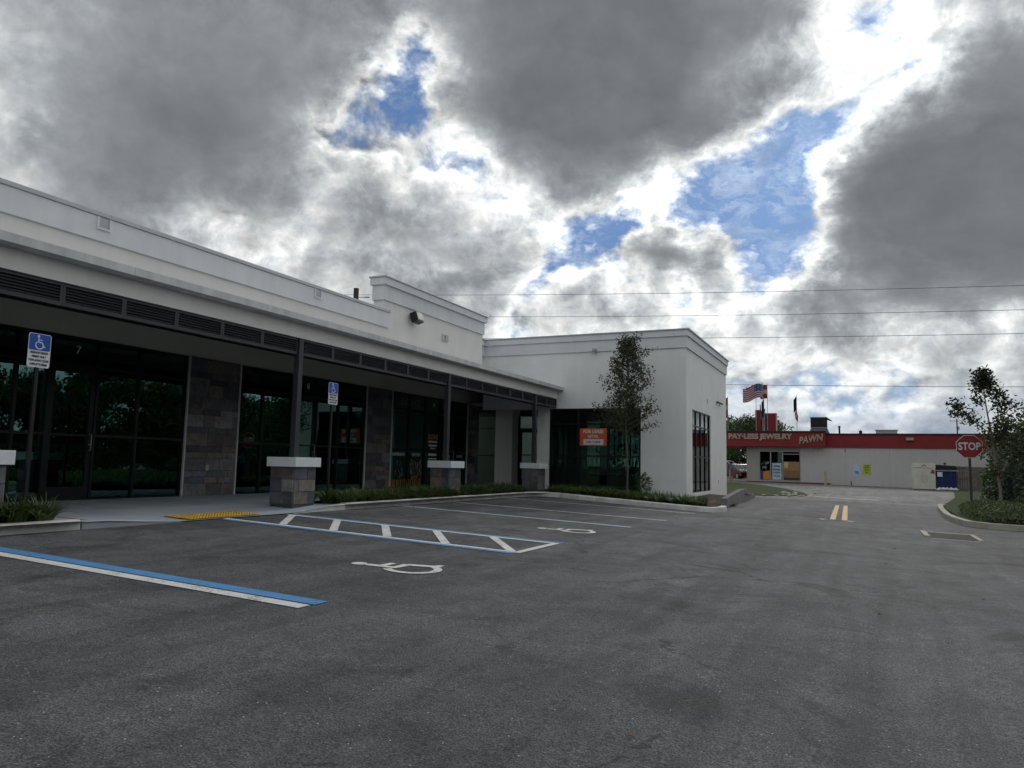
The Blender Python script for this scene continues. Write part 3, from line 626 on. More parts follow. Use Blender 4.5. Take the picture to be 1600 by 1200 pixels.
# panel of wing wall end + small fittings
m=MB(); m.box(-9.09,-8.97,WY-.20,WY-.01,5.20,5.30);m.box(-9.06,-8.99,WY-.17,WY-.10,5.08,5.20); BP(m.build('security_camera',M['galv']))
m=MB(); m.box(WX,WX+.06,32.8,32.95,3.72,3.78);m.box(WX+.06,WX+.12,32.7,33.05,3.70,3.76); m.box(WX,WX+.06,33.5,33.65,3.72,3.78);m.box(WX+.06,WX+.12,33.4,33.75,3.70,3.76); BP(m.build('wall_lamp',M['black']))
m=MB(); m.box(WX,WX+.012,30.6,30.8,3.52,3.70);m.box(WX,WX+.02,33.1,33.16,.30,.42); BP(m.build('cover_plate',M['bead']))
# floodlight (a thing of its own)
fl=empty('floodlight',(UX,18.5,5.17),'black floodlight mounted on the tall parapet wall','floodlight')
m=MB(); m.box(0,.03,-.07,.07,-.06,.14); m.box(.03,.10,-.03,.03,-.10,-.02); m.build('bracket',M['galv'],fl)
m=MB(); 
def rotx(v,a,o): x,y,z=v; x-=o[0];z-=o[2]; return (x*math.cos(a)+z*math.sin(a)+o[0],y,-x*math.sin(a)+z*math.cos(a)+o[2])
m.box(.08,.30,-.20,.20,-.17,.13); m.V=[rotx(v,R(-18),(.19,0,-.02)) for v in m.V]; m.build('housing',M['black'],fl,bevel=.02)
m=MB(); m.box(.301,.312,-.16,.16,-.12,.09); m.V=[rotx(v,R(-18),(.19,0,-.02)) for v in m.V]; m.build('lens',M['lens'],fl)
fl.rotation_euler=(0,0,R(2))

# lease sign
ls=empty('lease_sign',(-9.07,WY-.03,1.98),'orange for lease retail sign on the wing storefront glass','sign')
m=MB(); m.box(-.53,.53,-.012,0,-.325,.325); m.build('board',M['orange'],ls)
m=MB(); m.box(-.385,.40,-.017,-.0125,-.29,-.08); m.build('white_panel',M['signwhite'],ls)
text('lettering','FOR LEASE',.175,M['signwhite'],ls,(0,-.016,.20),(1,0,0),bold=.006,sx=.95); text('lettering','RETAIL',.15,M['signwhite'],ls,(0,-.016,.02),(1,0,0),bold=.003,sx=.9)
text('lettering','1,140 - 7,140 SF',.105,M['ink'],ls,(0,-.020,-.185),(1,0,0),bold=.003,sx=.85)

# ------------------------------------------------------------------ accessible parking signs
def rrect(w,h,r,n=4):
    out=[]
    for cx,cy,a in ((w/2-r,h/2-r,0),(-w/2+r,h/2-r,90),(-w/2+r,-h/2+r,180),(w/2-r,-h/2+r,270)):
        out+=arc(cx,cy,r,a,a+90,n)
    return out
def access_sign(loc,label):
    s=empty('accessible_parking_sign',loc,label,'parking sign','accessible parking signs')
    m=MB(); m.box(-.022,.022,-.022,.022,0,2.2); m.V=[(v[0]-.04,v[1],v[2]) for v in m.V]; m.build('post',M['black'],s)
    z=2.35
    m=MB(); m.prism([(u,v+z) for u,v in rrect(.315,.47,.03)],'x',-.012,-.008); m.build('plate',M['signwhite'],s)
    m=MB(); m.prism([(u,v+z+.115) for u,v in rrect(.295,.225,.022)],'x',-.0078,-.0055); m.build('blue_panel',M['signblue'],s)
    m=MB(); isa_mesh(m,lambda x,y:(-.0045,x,y+z+.118),.21); m.build('wheelchair_symbol',M['signwhite'],s,fix=False)
    for k,t in enumerate(('PARKING BY DISABLED','PERMIT ONLY','TOW-AWAY ZONE','& FINE UP TO $250.00')): text('lettering',t,.041,M['ink'],s,(-.006,0,z-.032-k*.054),(0,1,0),depth=.002,bold=.0016,sx=.60 if k in(0,3) else .78)
    return s
access_sign((-10.3,6.53,0),'blue and white disabled parking sign on a post beside the leftmost pedestal')
access_sign((-10.3,12.93,0),'blue and white disabled parking sign on a post just past the middle stone pedestal')

# ================================================================== PLANTS
def blade_clump(seed,n=150,h=.33,r=.11,spread=.52):
    q=random.Random(seed); m=MB()
    for i in range(n):
        a=q.uniform(0,2*PI); rr=r*math.sqrt(q.random()); bx,by=rr*math.cos(a),rr*math.sin(a); L=h*q.uniform(.65,1.25); a2=a+q.uniform(-.7,.7); lean=q.uniform(.15,1.0)*spread/.3
        w=q.uniform(.006,.011); dx,dy=math.cos(a2),math.sin(a2); px,py=-dy*w,dx*w; V=[];S=5
        for k in range(S+1):
            t=k/S; o=lean*L*(t**1.7)*.8; z=L*(t-.38*lean*t*t*t*1.1); ww=(1-t**2.2)*1.0+.05
            V+=[(bx+dx*o+px*ww,by+dy*o+py*ww,z),(bx+dx*o-px*ww,by+dy*o-py*ww,z)]
        m.add(V,[(2*k,2*k+1,2*k+3,2*k+2) for k in range(S)])
    return m
clumps=[]
def place_clump(x,y,z,label,group,q,sc_=1):
    k=q.randrange(4)
    if len(clumps)<4:
        m=blade_clump(20+len(clumps)); me=m.build('border_grass',M['strap'],fix=False); clumps.append(me); o=me
    else: o=clumps[k].copy(); col.objects.link(o)
    o.location=(x,y,z); o.rotation_euler=(0,0,q.uniform(0,6.28)); s=sc_*q.uniform(.85,1.2); o.scale=(s,s,s*q.uniform(.85,1.1)); tag(o,label,'plant',group); return o
q=random.Random(11)
for i in range(8):
    for j in range(2): place_clump(-10.12-.42*j+q.uniform(-.06,.06),6.62-i*.40+q.uniform(-.06,.06),.01,'strappy green grass clump behind the kerb at the left sign','grass clumps at the left sign',q,1.25)
for j in range(3):
    y=13.05
    while y<22.6:
        x=-10.02-.4*j+q.uniform(-.07,.07)
        if not any(abs(x+10.55)<.5 and p-.12<y<p+.9 for p in pedY): place_clump(x,y+q.uniform(-.08,.08),.0,'strappy green grass clump in the long bed before the shopfronts','grass clumps along the shopfront bed',q,1.0)
        y+=.36
for j in range(4):
    x=-9.4
    while x<-4.0:
        yk=22.9-(x+9.2)*.27+.38+j*.42
        if yk<WY-.2: place_clump(x+q.uniform(-.08,.08),yk+q.uniform(-.08,.08),soilz(x,yk)-.01,'strappy green grass clump in the bed before the white wing','grass clumps along the wing bed',q,.92)
        x+=.36
for y in (): place_clump(-4.3+q.uniform(-.1,.1),y,-.03,'strappy green grass clump in the bed before the white wing','grass clumps along the wing bed',q,.75)
# little shrub in front of the storefront, right of the tree
def leaf_cloud(m,c,rad,n,ls,q,flat=1.0,shell=.35):
    for i in range(n):
        u=q.gauss(0,1),q.gauss(0,1),q.gauss(0,1); l=math.sqrt(sum(a*a for a in u)) or 1; r_=(shell+(1-shell)*q.random()**.5)
        p=Vector((c[0]+u[0]/l*rad[0]*r_,c[1]+u[1]/l*rad[1]*r_,c[2]+u[2]/l*rad[2]*r_))
        leaf(m,p,ls*q.uniform(.6,1.3),q)
def leaf(m,p,s,q):
    d=Vector((q.gauss(0,1),q.gauss(0,1),q.gauss(0,.7)-.2)).normalized(); t=d.cross(Vector((q.gauss(0,1),q.gauss(0,1),q.gauss(0,1)))).normalized(); n=d.cross(t)
    a=p; b=p+d*s*.5+t*s*.26; c=p+d*s+n*s*.08; e=p+d*s*.5-t*s*.26
    m.add([a,b,c,e],[(0,1,2,3)])
def branch(m,tips,p,d,L,r,lvl,q,maxl,spread=.6,up=.25,kids=3):
    pts=[p];rr=[r];n=4;cur=Vector(p);dd=Vector(d)
    for k in range(n):
        dd=(dd+Vector((q.gauss(0,.10),q.gauss(0,.10),q.gauss(0,.06)+up*.12))).normalized(); cur=cur+dd*L/n; pts.append(cur.copy()); rr.append(r*(1-.5*(k+1)/n))
        if lvl>=1 and lvl>=maxl-1: tips.append((cur.copy(),lvl))
    m.tube(pts,rr,6 if lvl<2 else 4,cap=False)
    if lvl<maxl:
        for k in range(kids+ (q.random()<.5)):
            t=q.uniform(.35,1); i=min(n,max(1,int(t*n))); ax=Vector((q.gauss(0,1),q.gauss(0,1),q.gauss(0,.5))).normalized()
            nd=(dd+ax*spread*q.uniform(.6,1.4)).normalized(); branch(m,tips,pts[i],nd,L*q.uniform(.55,.8),rr[i]*.7,lvl+1,q,maxl,spread,up,kids)
# young oak in front of the wing storefront
t=empty('young_tree',(-7.28,24.9,-.08),'slender young tree with small dark leaves in front of the white wing','tree')
q=random.Random(5); tk=MB(); tips=[]; H=5.35
pts=[Vector((.03*math.sin(z*1.7),.03*math.cos(z*1.3),z)) for z in [i*H/14 for i in range(15)]]
tk.tube(pts,[.038*(1-.75*i/14) for i in range(15)],8)
for i in range(70):
    z=2.0+(H-2.0)*(i/70)**1.0; k=min(14,int(z/H*14)); p=pts[k].lerp(pts[min(14,k+1)],z/H*14-k); a=i*2.4+q.uniform(-.4,.4)
    # outline measured: widest low down, waist, fuller, slim top
    w=1.15 if z<2.8 else (.78 if z<3.2 else (.85 if z<4.1 else .70 if z<4.8 else .34)); w*=q.uniform(.45,1.0)
    branch(tk,tips,p,Vector((math.cos(a),math.sin(a),.42)),w,.010,1,q,2,.6,.3,2)
tk.build('trunk',M['bark'],t)
lf=MB()
for p,l in tips:
    for k in range(q.choice((4,6,8,10))): leaf(lf,p+Vector((q.gauss(0,.08),q.gauss(0,.08),q.gauss(0,.075))),q.uniform(.06,.115),q)
for k in range(150): leaf(lf,Vector((q.gauss(0,.10)+.05,q.gauss(0,.10),q.uniform(4.8,5.45))),q.uniform(.04,.08),q)
lf.build('crown',M['oak'],t,fix=False)
sh=MB(); leaf_cloud(sh,(0,0,.42),(.30,.3,.40),700,.07,q); o=sh.build('shrub',M['hedge'],fix=False); o.location=(-6.95,25.9,-.1); tag(o,'small leafy shrub at the right end of the wing storefront glass','shrub')

# right hand island tree, with several leaders
t=empty('broadleaf_tree',(4.66,33.2,g(4.6,33)+.05),'young multi stemmed tree with broad dark leaves behind the stop sign','tree')
q=random.Random(21); tk=MB(); tips=[]
base=Vector((-.1,0,1.7))
tk.tube([(0,0,-.1),(-.02,0,.8),(-.09,.02,1.6),(-.2,0,2.6),(-.30,.05,3.5),(-.38,0,4.2),(-.42,0,4.9)],[.055,.050,.044,.034,.024,.015,.008],8)
for st,d,L,r_ in (((-.05,0,1.1),(.45,.1,1),1.9,.035),((-.06,0,1.3),(.75,.0,.8),1.4,.03),((-.10,0,1.7),(-.55,.1,.95),1.8,.03),((-.2,0,2.5),(.4,.2,1),1.6,.028),((-.22,0,2.7),(-.8,0,.75),1.7,.028),((-.3,0,3.4),(.6,0,.8),1.2,.022),((-.3,0,3.5),(-.35,.1,1),1.1,.02),((-.36,0,4.0),(.5,.1,.8),.9,.016),((-.36,0,4.1),(-.5,-.2,.8),.8,.016),((-.4,0,4.5),(.1,0,1),.5,.012),((-.1,0,1.9),(.2,-.5,.9),1.5,.025),((.0,0,.9),(-.6,-.2,.9),.9,.018)):
    branch(tk,tips,Vector(st),Vector(d).normalized(),L*.66,r_*.7,1,q,3,.5,.35,2)
tk.build('trunk',M['palebark'],t)
lf=MB()
for p,l in tips:
    if p.z>1.3 and q.random()<(.9 if p.z>2.6 else .7):
        for k in range(q.choice((6,9,12))): leaf(lf,p+Vector((q.gauss(0,.10),q.gauss(0,.10),q.gauss(0,.08))),q.uniform(.09,.18),q)
lf.build('crown',M['gumbo'],t,fix=False); t.scale=(1.06,1.06,1.07)

# bigger trees: trunk + clumped crown
def big_tree(name,loc,H,W,seed,mat,label,group=None,nl=9000,ls=.26,trunkh=.3,wy=None,cat='tree',cl=26):
    q=random.Random(seed); t=empty(name,loc,label,cat,group); tk=MB(); tips=[]
    for k in range(3): branch(tk,tips,Vector((0,0,-.2)),Vector((q.gauss(0,.18),q.gauss(0,.18),1)),H*.55,.16*H/8,0,q,2,.6,.3,3)
    tk.build('trunk',M['bark'],t); lf=MB(); wy=wy or W
    for c in range(cl):
        a=q.uniform(0,2*PI); rr=math.sqrt(q.random()); z=trunkh*H+(1-trunkh)*H*q.random()**.8*.9; f=math.sin(PI*min(1,max(.12,(z/H-trunkh*.5)/(1-trunkh*.5)*.85+.12)))
        c3=(rr*math.cos(a)*W*.5*f,rr*math.sin(a)*wy*.5*f,z); rd=W*.16*q.uniform(.6,1.25)
        leaf_cloud(lf,c3,(rd,rd,rd*.75),nl//cl,ls,q,shell=.25)
    lf.build('crown',mat,t,fix=False); return t
big_tree('shade_tree',(-10.1,86,-.3),6.9,8.6,31,M['dense'],'large round dark tree rising behind the pawn shop roof',None,26000,.26,.12,cl=110)
del_=None
# right: dense tree and shrubs behind the island
big_tree('dense_tree',(8.6,42,-.3),4.9,6.0,33,M['hedge'],'large dense dark tree at the right edge behind the young tree',None,24000,.18,.05,cl=110)
big_tree('dense_tree',(8.6,52,-.3),3.6,4.5,34,M['dense'],'lower dark tree between the pawn shop and the right edge',None,9000,.26,.03,cl=40)
def shrub(name,loc,rad,n,ls,seed,mat,label,cat='shrub'):
    q=random.Random(seed); m=MB()
    for k in range(9):
        c=(q.uniform(-.5,.5)*rad[0],q.uniform(-.5,.5)*rad[1],rad[2]*q.uniform(.25,.62)); leaf_cloud(m,c,tuple(r_*q.uniform(.4,.6) for r_ in rad),n//9,ls,q,shell=.3)
    o=m.build(name,mat,fix=False); o.location=loc; return tag(o,label,cat)
shrub('shrub',(5.75,30.7,-.4),(1.1,1.0,1.05),5200,.11,41,M['hedge'],'rounded yellowish green shrub at the right edge behind the hedge')
shrub('shrub',(6.1,38.5,-.4),(1.1,1.2,2.4),5200,.13,42,M['greyleaf'],'tall wispy grey green shrub behind the young tree trunk')
shrub('shrub',(6.3,43.5,-.4),(1.1,1.2,1.5),4200,.13,43,M['dense'],'dark weedy shrub beside the weathered board gate')
shrub('shrub',(7.5,36.5,-.4),(1.5,1.4,2.6),6500,.14,44,M['greyleaf'],'silvery leaved bush below the dense tree at the right edge')
# clipped hedge on the island
q=random.Random(9); m=MB()
for i in range(60000):
    x=q.uniform(2.95,12.5); y=q.uniform(23.75,30.5)
    if x<3.3+.0 and y<24.3: continue
    yk=23.65-(x-3.5)*.12
    if y<yk: continue
    top=.38+.07*math.sin(x*2.1)+.06*math.sin(y*1.7+x)+.05*math.sin(x*5.3+y*3.1)
    edge_=min(1,(y-yk)/.45+.25,(x-2.85)/.45+.25)
    zt=top*edge_**.6
    z=zt*(1-.8*q.random()**3.0) if q.random()<.75 else zt*q.random()
    leaf(m,Vector((x,y,g(x,y)+.08+z)),q.uniform(.04,.075),q)
tag(m.build('hedge',M['hedge'],fix=False),'low clipped green hedge filling the kerbed island by the stop sign','hedge')
m=MB(); m.prism([(3.3,25.0),(4.2,24.6),(12.3,23.9),(12.3,30.3),(3.2,30.3)],'z',-.45,-.30); hb=m.build('hedge_soil',M['darkhedge']); hb['kind']='structure'  # soil mound, shade among the hedge leaves put into its dark colour

# trees and planting on the far side of the lot (mirrored in the shop glass)
rowp=None; q=random.Random(77)
labs='dark green tree in the row across the lot, seen in the shop glass'
protos=[big_tree('lot_edge_tree',(17.5,6,-.5),7.9,6.6,51+k,M['hedge'],labs,'trees across the lot',16000,.30,.06,cl=70) for k in range(3)]
protos[1].location=(17.2,11.5,-.5); protos[2].location=(17.8,17,-.5)
for i in range(16):
    dup(protos[i%3],(17.5+q.uniform(-1,1.5),21+i*4.4,-.5),q.uniform(0,6.28),scale=q.uniform(.82,1.12))
for i in range(2): dup(protos[i],(17.5,-6+i*6,-.5),q.uniform(0,6.28),scale=.9)
m=MB()
for i in range(16000):
    x=q.uniform(14.6,16.2); y=q.uniform(-12,50) if q.random()<.5 else q.uniform(0,40)
    leaf(m,Vector((x,y,-.42+1.9*q.random()**.8)),q.uniform(.12,.22),q)
tag(m.build('boundary_hedge',M['hedge'],fix=False),'hedge along the far side of the lot, raised to block low sky in the shop glass','hedge')  # hedge height shaped to hide low sky in the glass reflections
m=MB(); m.box(14.2,14.4,-30,21.9,-.6,-.36); m.build('kerb_across_lot',M['kerb'])['kind']='structure'
m=MB(); m.add([(14.4,-40,-.40),(60,-40,-.40),(60,120,-.40),(14.4,120,-.40)],[(0,1,2,3)]); m.build('lawn_across_lot',M['lawn'],fix=False)['kind']='structure'

# ================================================================== STOP SIGN
s=empty('stop_sign',(3.78,33.85,g(3.78,33.85)+.05),'red octagonal stop sign on a dark square post, leaves over its right edge','road sign')
SZ=2.43; s.rotation_euler=(0,0,R(1))
m=MB(); m.box(-.045,.045,.0,.09,-.1,SZ+.3); m.build('post',M['post'],s)
def octo(r): return [(r*math.cos(R(22.5+45*k)),SZ+r*math.sin(R(22.5+45*k))) for k in range(8)]
m=MB(); m.prism(octo(.480),'y',-.010,-.004); m.build('border',M['signwhite'],s)
m=MB(); m.prism(octo(.456),'y',-.016,-.0105); m.build('plate',M['stopred'],s)
text('lettering','STOP',.40,M['signwhite'],s,(0,-.02,SZ),(1,0,0),bold=.010,sx=.78)

# ================================================================== PAWN SHOP
PY=64.0
pb=empty('pawn_shop',(0,PY,-.1),'low grey pawn shop with a red fascia band across the street','shop building')
def PP(o): return P(pb,o)
m=MB(); 
m.box(-8.58,-7.62,PY,PY+.3,-.4,2.72); m.box(-7.62,-4.44,PY,PY+.3,2.42,2.72); m.box(-8.58,-8.28,PY+.3,PY+14,-.4,2.72); m.box(-7.62,-4.44,PY+.0,PY+.3,-.4,0.0)
PP(m.build('left_wall',M['pawnleft']))
m=MB(); m.box(-4.44,20,PY,PY+.3,-.5,2.72); m.box(-8.5,20,PY+13.7,PY+14,-.4,3.6); m.box(-8.28,-8.0,PY+.3,PY+13.7,2.72,3.7); PP(m.build('wall',M['pawnwall']))
m=MB(); m.box(-11.2,-2.56,PY-.75,PY-.02,2.74,3.86); m.box(-11.2,-8.6,PY-.02,PY+8,2.74,3.86); PP(m.build('sign_fascia',M['red']))
m=MB(); m.box(-11.2,-2.50,PY-.82,PY+.3,3.862,3.98); m.box(-2.5,20,PY-.14,PY+.3,3.71,3.82); m.box(-8.6,-2.5,PY+.3,PY+14,3.75,3.9); m.box(-2.5,20,PY+.3,PY+14,3.6,3.72); PP(m.build('roof_edge',M['roofdark']))
m=MB(); m.box(-2.56,20,PY-.08,PY-.002,2.70,3.705); PP(m.build('fascia_band',M['red']))
m=MB(); m.box(-8.6,-2.3,PY-.16,PY-.004,-.4,-.06); PP(m.build('painted_plinth',M['dred']))
t1=PP(text('fascia_lettering','PAY·LESS JEWELRY',.56,M['cream'],None,(-7.46,PY-.80,3.52),(1,0,0),(0,0,1),depth=.06,bold=.030,sx=1.06))
t2=PP(text('fascia_lettering','PAWN',.74,M['cream'],None,(-3.66,PY-.80,3.32),(.985,0,.17),(-.17,0,.985),depth=.06,bold=.022,shear=.35,sx=.80))
# entrance: three glazed openings
m=MB()
for x in (-7.58,-6.72,-5.80,-4.48): m.box(x-.04,x+.04,PY+.06,PY+.14,-.0,2.42)
for a,b in ((-7.54,-6.76),(-6.68,-5.84),(-5.76,-4.52)): m.box(a,b,PY+.065,PY+.135,2.34,2.42);m.box(a,b,PY+.065,PY+.135,0,.07)
m.box(-5.76,-4.52,PY+.065,PY+.135,2.12,2.18); PP(m.build('window_frame',M['alu']))
m=MB(); m.box(-7.54,-4.52,PY+.10,PY+.108,.07,2.34); PP(m.build('pane',M['autoglass']))
m=MB(); m.box(-6.60,-5.90,PY+.05,PY+.06,.10,1.42); PP(m.build('door_poster',M['pblue']))
for tx,z in (('OPEN',1.16),('JEWELRY',.90),('& PAWN',.66)): PP(text('poster_lettering',tx,.22 if tx=='OPEN' else .17,M['ink'],None,(-6.25,PY+.04,z),(1,0,0),bold=.008,sx=.9 if tx=='OPEN' else .82))
m=MB()
for a in (-50,0,50): 
    x=-6.25+.22*math.sin(R(a)); m.box(x-.045,x+.045,PY+.038,PY+.045,.42-.12*math.cos(R(a)),.50-.12*math.cos(R(a)))
m.tube([(-6.25+.27*math.sin(R(a)),PY+.04,.22+.27*math.cos(R(a))) for a in range(-60,61,15)],.016,5); PP(m.build('poster_arrows',M['ink']))
m=MB(); m.box(-5.74,-4.54,PY+.07,PY+.09,.85,1.55); PP(m.build('tan_board',M['tan'])); m=MB(); m.box(-5.74,-4.54,PY+.07,PY+.09,.30,.846); PP(m.build('brown_board',M['tan2']))
m=MB(); m.box(-5.70,-5.40,PY+.055,PY+.066,1.08,1.52); PP(m.build('yellow_notice',M['paper']))
m=MB(); m.box(-7.10,-6.80,PY+.07,PY+.08,.1,.80); m.box(-7.30,-6.80,PY+.085,PY+.09,.1,.75); PP(m.build('window_crate',M['smokeorange']))
m=MB(); q=random.Random(2)
for k in range(22): a=q.uniform(-7.5,-7.0); z=q.uniform(.9,1.5); m.box(a,a+q.uniform(.05,.2),PY+.07,PY+.08,z,z+q.uniform(.04,.15),q.choice(((.3,.32,.36),(.12,.13,.17),(.4,.4,.42),(.05,.05,.08))))
m.box(-7.52,-7.32,PY+.07,PY+.08,.1,.8,(.05,.03,.14)); PP(m.build('window_display',M['col']))
m=MB(); 
for k in range(6): m.box(-5.70+k*.19,-5.58+k*.19,PY+.055,PY+.062,.11,.25)
PP(m.build('board_slots',M['black']))
m=MB(); m.box(-.66,-.16,PY-.012,PY-.003,.55,1.42); PP(m.build('pale_notice',M['pblue'])); PP(text('notice_lettering','YES',.26,M['signblue'],None,(-.41,PY-.016,.80),(1,0,0),bold=.01,sx=.8))
m=MB(); m.box(0.02,.60,PY-.012,PY-.003,.65,1.45); PP(m.build('lime_notice',M['lime']))
m=MB()
for z,w in ((1.33,.34),(1.18,.40),(1.02,.36),(.84,.2)): m.box(.31-w/2,.31+w/2,PY-.018,PY-.0125,z-.03,z+.03)
PP(m.build('notice_print',M['ink']))
m=MB(); m.box(3.05,3.55,PY-.30,PY-.09,3.30,3.50); PP(m.build('wall_lamp',M['alu']))
m=MB(); m.box(-1.2,-1.16,PY-.04,PY-.002,2.35,2.72); m.tube([(-.8,PY-.08,-.3),(-.8,PY-.08,.15)],.03,6); PP(m.build('pipe',M['roofdark']))
# seams on the wall
m=MB()
for x in (-1.18,1.9,5.05): m.box(x-.008,x+.008,PY-.003,PY-.0005,-.3,2.69)
PP(m.build('wall_seam',M['alu']))
# roof hood unit and low curb
h=empty('exhaust_hood',(-3.1,PY+2,3.9),'black box shaped exhaust hood on the pawn shop roof','exhaust hood')
m=MB(); m.add([(-.78,-.5,0),(.78,-.5,0),(.78,.5,0),(-.78,.5,0),(-.6,-.42,.45),(.6,-.42,.45),(.6,.42,.45),(-.6,.42,.45)],[(0,1,5,4),(1,2,6,5),(2,3,7,6),(3,0,4,7)]); m.build('base',M['cargrey'],h)
m=MB(); m.box(-.64,.60,-.46,.46,.47,1.32); m.prism([(.60,1.30),(.95,1.05),(.95,1.0),(.60,1.12)],'y',-.4,.4); m.build('housing',M['duct'],h,bevel=.02)
m=MB(); m.box(-.66,.62,-.48,-.455,.43,.475);m.box(-.66,.62,-.48,-.455,1.28,1.33); m.build('trim',M['galv'],h)
m=MB(); m.box(-.75,.75,-.4,.4,0,.42); m.box(-.8,.8,-.45,.45,.42,.5); o=m.build('roof_vent',M['galv']); o.location=(1.8,PY+2,3.7); tag(o,'low pale metal roof vent box on the right half of the pawn shop','roof vent')
for x,hh,lab in ((-1.6,.75,'thin dark vent pipe on the pawn shop roof right of the hood'),(-.05,.4,'short dark vent pipe on the pawn shop roof beside the low vent box')):
    m=MB(); m.tube([(0,0,0),(0,0,hh)],.07 if hh>.5 else .12,8); m.lathe([(.1,hh-.05),(.13,hh),(.02,hh+.08)],n=8); o=m.build('vent_pipe',M['roofdark']); o.location=(x,PY+2,3.7); tag(o,lab,'vent pipe')
# red roof tower with figure
tw=empty('roof_tower',(-7.2,PY+2,3.85),'red panelled roof tower above the pawn shop sign','roof tower')
m=MB(); m.box(-.85,-.42,-.4,.4,0,2.0); m.build('left_panel',M['red'],tw); m=MB(); m.box(0.0,.78,-.4,.4,0,1.72); m.build('right_panel',M['red'],tw); m=MB(); m.box(.782,.82,-.42,.42,0,1.74); m.build('edge_trim',M['bollard'],tw); m=MB(); m.box(-.42,0,-.15,.3,0,1.2); m.build('centre_panel',M['stopred'],tw)
f=empty('rooftop_statue',(-7.35,PY+1.6,3.9),'weathered robed figure statue with a raised arm between the red tower panels','statue')
m=MB(); m.lathe([(.26,0),(.24,.3),(.2,.8),(.17,1.25),(.21,1.5),(.20,1.62),(.09,1.72),(.07,1.78)],n=12,sy=.75); m.build('body',M['bronze'],f)
m=MB(); m.lathe([(.03,1.76),(.09,1.82),(.11,1.92),(.09,2.03),(.02,2.08)],n=10); m.tube([(-.17,0,1.58),(-.27,-.05,1.85),(-.28,-.05,2.25)],[.06,.05,.04],8); m.tube([(-.28,-.05,2.2),(-.28,-.05,2.4)],[.03,.05],8); m.tube([(.18,0,1.55),(.24,-.1,1.25),(.1,-.2,1.15)],[.06,.05,.04],8); m.build('head_and_arms',M['bronze'],f)
# flags
def flag(name,x,y,zb,zt,fw,fh,fn,label,droop=0,wave=1,ang=180,both=None,dy=.1):
    r_=empty(name,(x,y,zb),label,'flag'); m=MB(); m.tube([(0,0,0),(0,0,zt-zb)],.022,6); m.lathe([(.0,0),(.04,.03),(.0,.07)],(0,0,zt-zb),6); m.build('pole',M['galv'],r_)
    m=MB(); nx,ny=26,26; V=[]
    ca,sa=math.cos(R(ang)),math.sin(R(ang))
    for i in range(nx+1):
        for j in range(ny+1):
            u=i/nx;v=j/ny; L=u*fw; out=L*(1-droop*.85); z=zt-zb-.05-v*fh-droop*L*.7-.18*u*u*wave*fw*.3; w=wave*.12*math.sin(u*7+v*1.3)*u**.6+droop*.1*math.sin(u*20)
            V.append((ca*out-sa*w,sa*out+ca*w,z+.05*wave*math.sin(u*6)))
    F=[];C=[]
    for i in range(nx):
        for j in range(ny):
            a=i*(ny+1)+j; m.add([V[a],V[a+1],V[a+ny+2],V[a+ny+1]],[(0,1,2,3)],fn((i+.5)/nx,(j+.5)/ny))
    m.build('cloth',M['col'],r_,fix=False); return r_
RD=(.28,.02,.035);WH=(.46,.46,.48);BL=(.03,.055,.16)
def usa(u,v):
    if u<.42 and v<.54:
        return WH if (int(u*26)%4==1 and int(v*26)%3==1) else BL
    return RD if int(v*13)%2==0 else WH
def tri(u,v): return RD if v<.33 or v>.66 else WH
def cross(u,v): return WH if abs(v-.5)<.12 or abs(u-.4)<.08 else RD
def bot(u,v): return BL
flag('flag_pole',-7.32,PY+.6,3.9,7.95,1.75,1.15,usa,'star and stripe flag streaming left above the red roof tower',.12,2.2,188)
flag('flag_pole',-7.02,PY+1.2,3.9,7.95,.55,1.15,tri,'red and white striped flag just right of the star flag',0,.5,180)
flag('flag_pole',-7.95,PY+1.4,3.9,8.0,1.0,.9,lambda u,v:BL if .3<v<.7 else (RD if v<.15 or v>.85 else WH),'small blue white and red flag behind the star flag',.25,.8,184)
flag('flag_pole',-7.20,PY+.3,3.9,6.7,.5,1.4,bot,'dark drooping flag beside the rooftop statue',.75,.3,180)
flag('flag_pole',-4.70,PY+.5,3.9,6.9,.55,1.1,lambda u,v:BL,'navy pennant hanging at the lone flag pole on the pawn shop roof',.7,.3,180)
flag('flag_pole',-10.12,PY+.5,3.86,6.9,.7,1.7,cross,'red flag with white bars at the left end of the pawn shop roof',.45,.4,180)
m=MB(); 
V=[(0,0,.9),(-.14,.05,.5),(-.08,.0,0.1),(.10,0,-.15),(.13,.02,.3)]; m.add(V,[(0,1,2,3,4)],RD); m.add([(-.02,-.02,.6),(-.08,-.01,.3),(.0,-.02,.15),(.05,-.02,.4)],[(0,1,2,3)],WH); o=m.build('pennant',M['col'],fix=False); o.location=(-4.72,PY+.45,4.9); tag(o,'small red and white pennant below the navy one','flag')

# dumpsters and gate
dz=g(3.8,58)-.0
cb=empty('storage_cabinet',(3.78,58,dz),'ivory panelled steel storage container with a faded drop mark','container')
m=MB(); m.box(-.68,.68,0,1.2,.10,1.80); m.box(-.70,.70,-.02,.0,.06,.14); m.build('body',M['ivory'],cb,bevel=.01)
m=MB(); m.box(-.70,.70,-.035,-.021,1.50,1.54); m.box(-.012,.012,-.02,-.003,.55,1.46); m.box(-.66,-.63,-.02,-.003,.15,1.48);m.box(.63,.66,-.02,-.003,.15,1.48);m.box(-.36,-.345,-.01,-.003,.15,1.48);m.box(.345,.36,-.01,-.003,.15,1.48); m.build('ribs',M['ivory'],cb)
m=MB(); m.add([(x,-.006,z) for x,z in ((-.05,1.3),(.05,1.3),(.18,1.0),(.26,.72),(.2,.5),(0,.42),(-.2,.5),(-.26,.72),(-.18,1.0))],[tuple(range(9))]); m.build('drop_mark',simple('faded mark',(.55,.54,.45),.7),cb,fix=False)
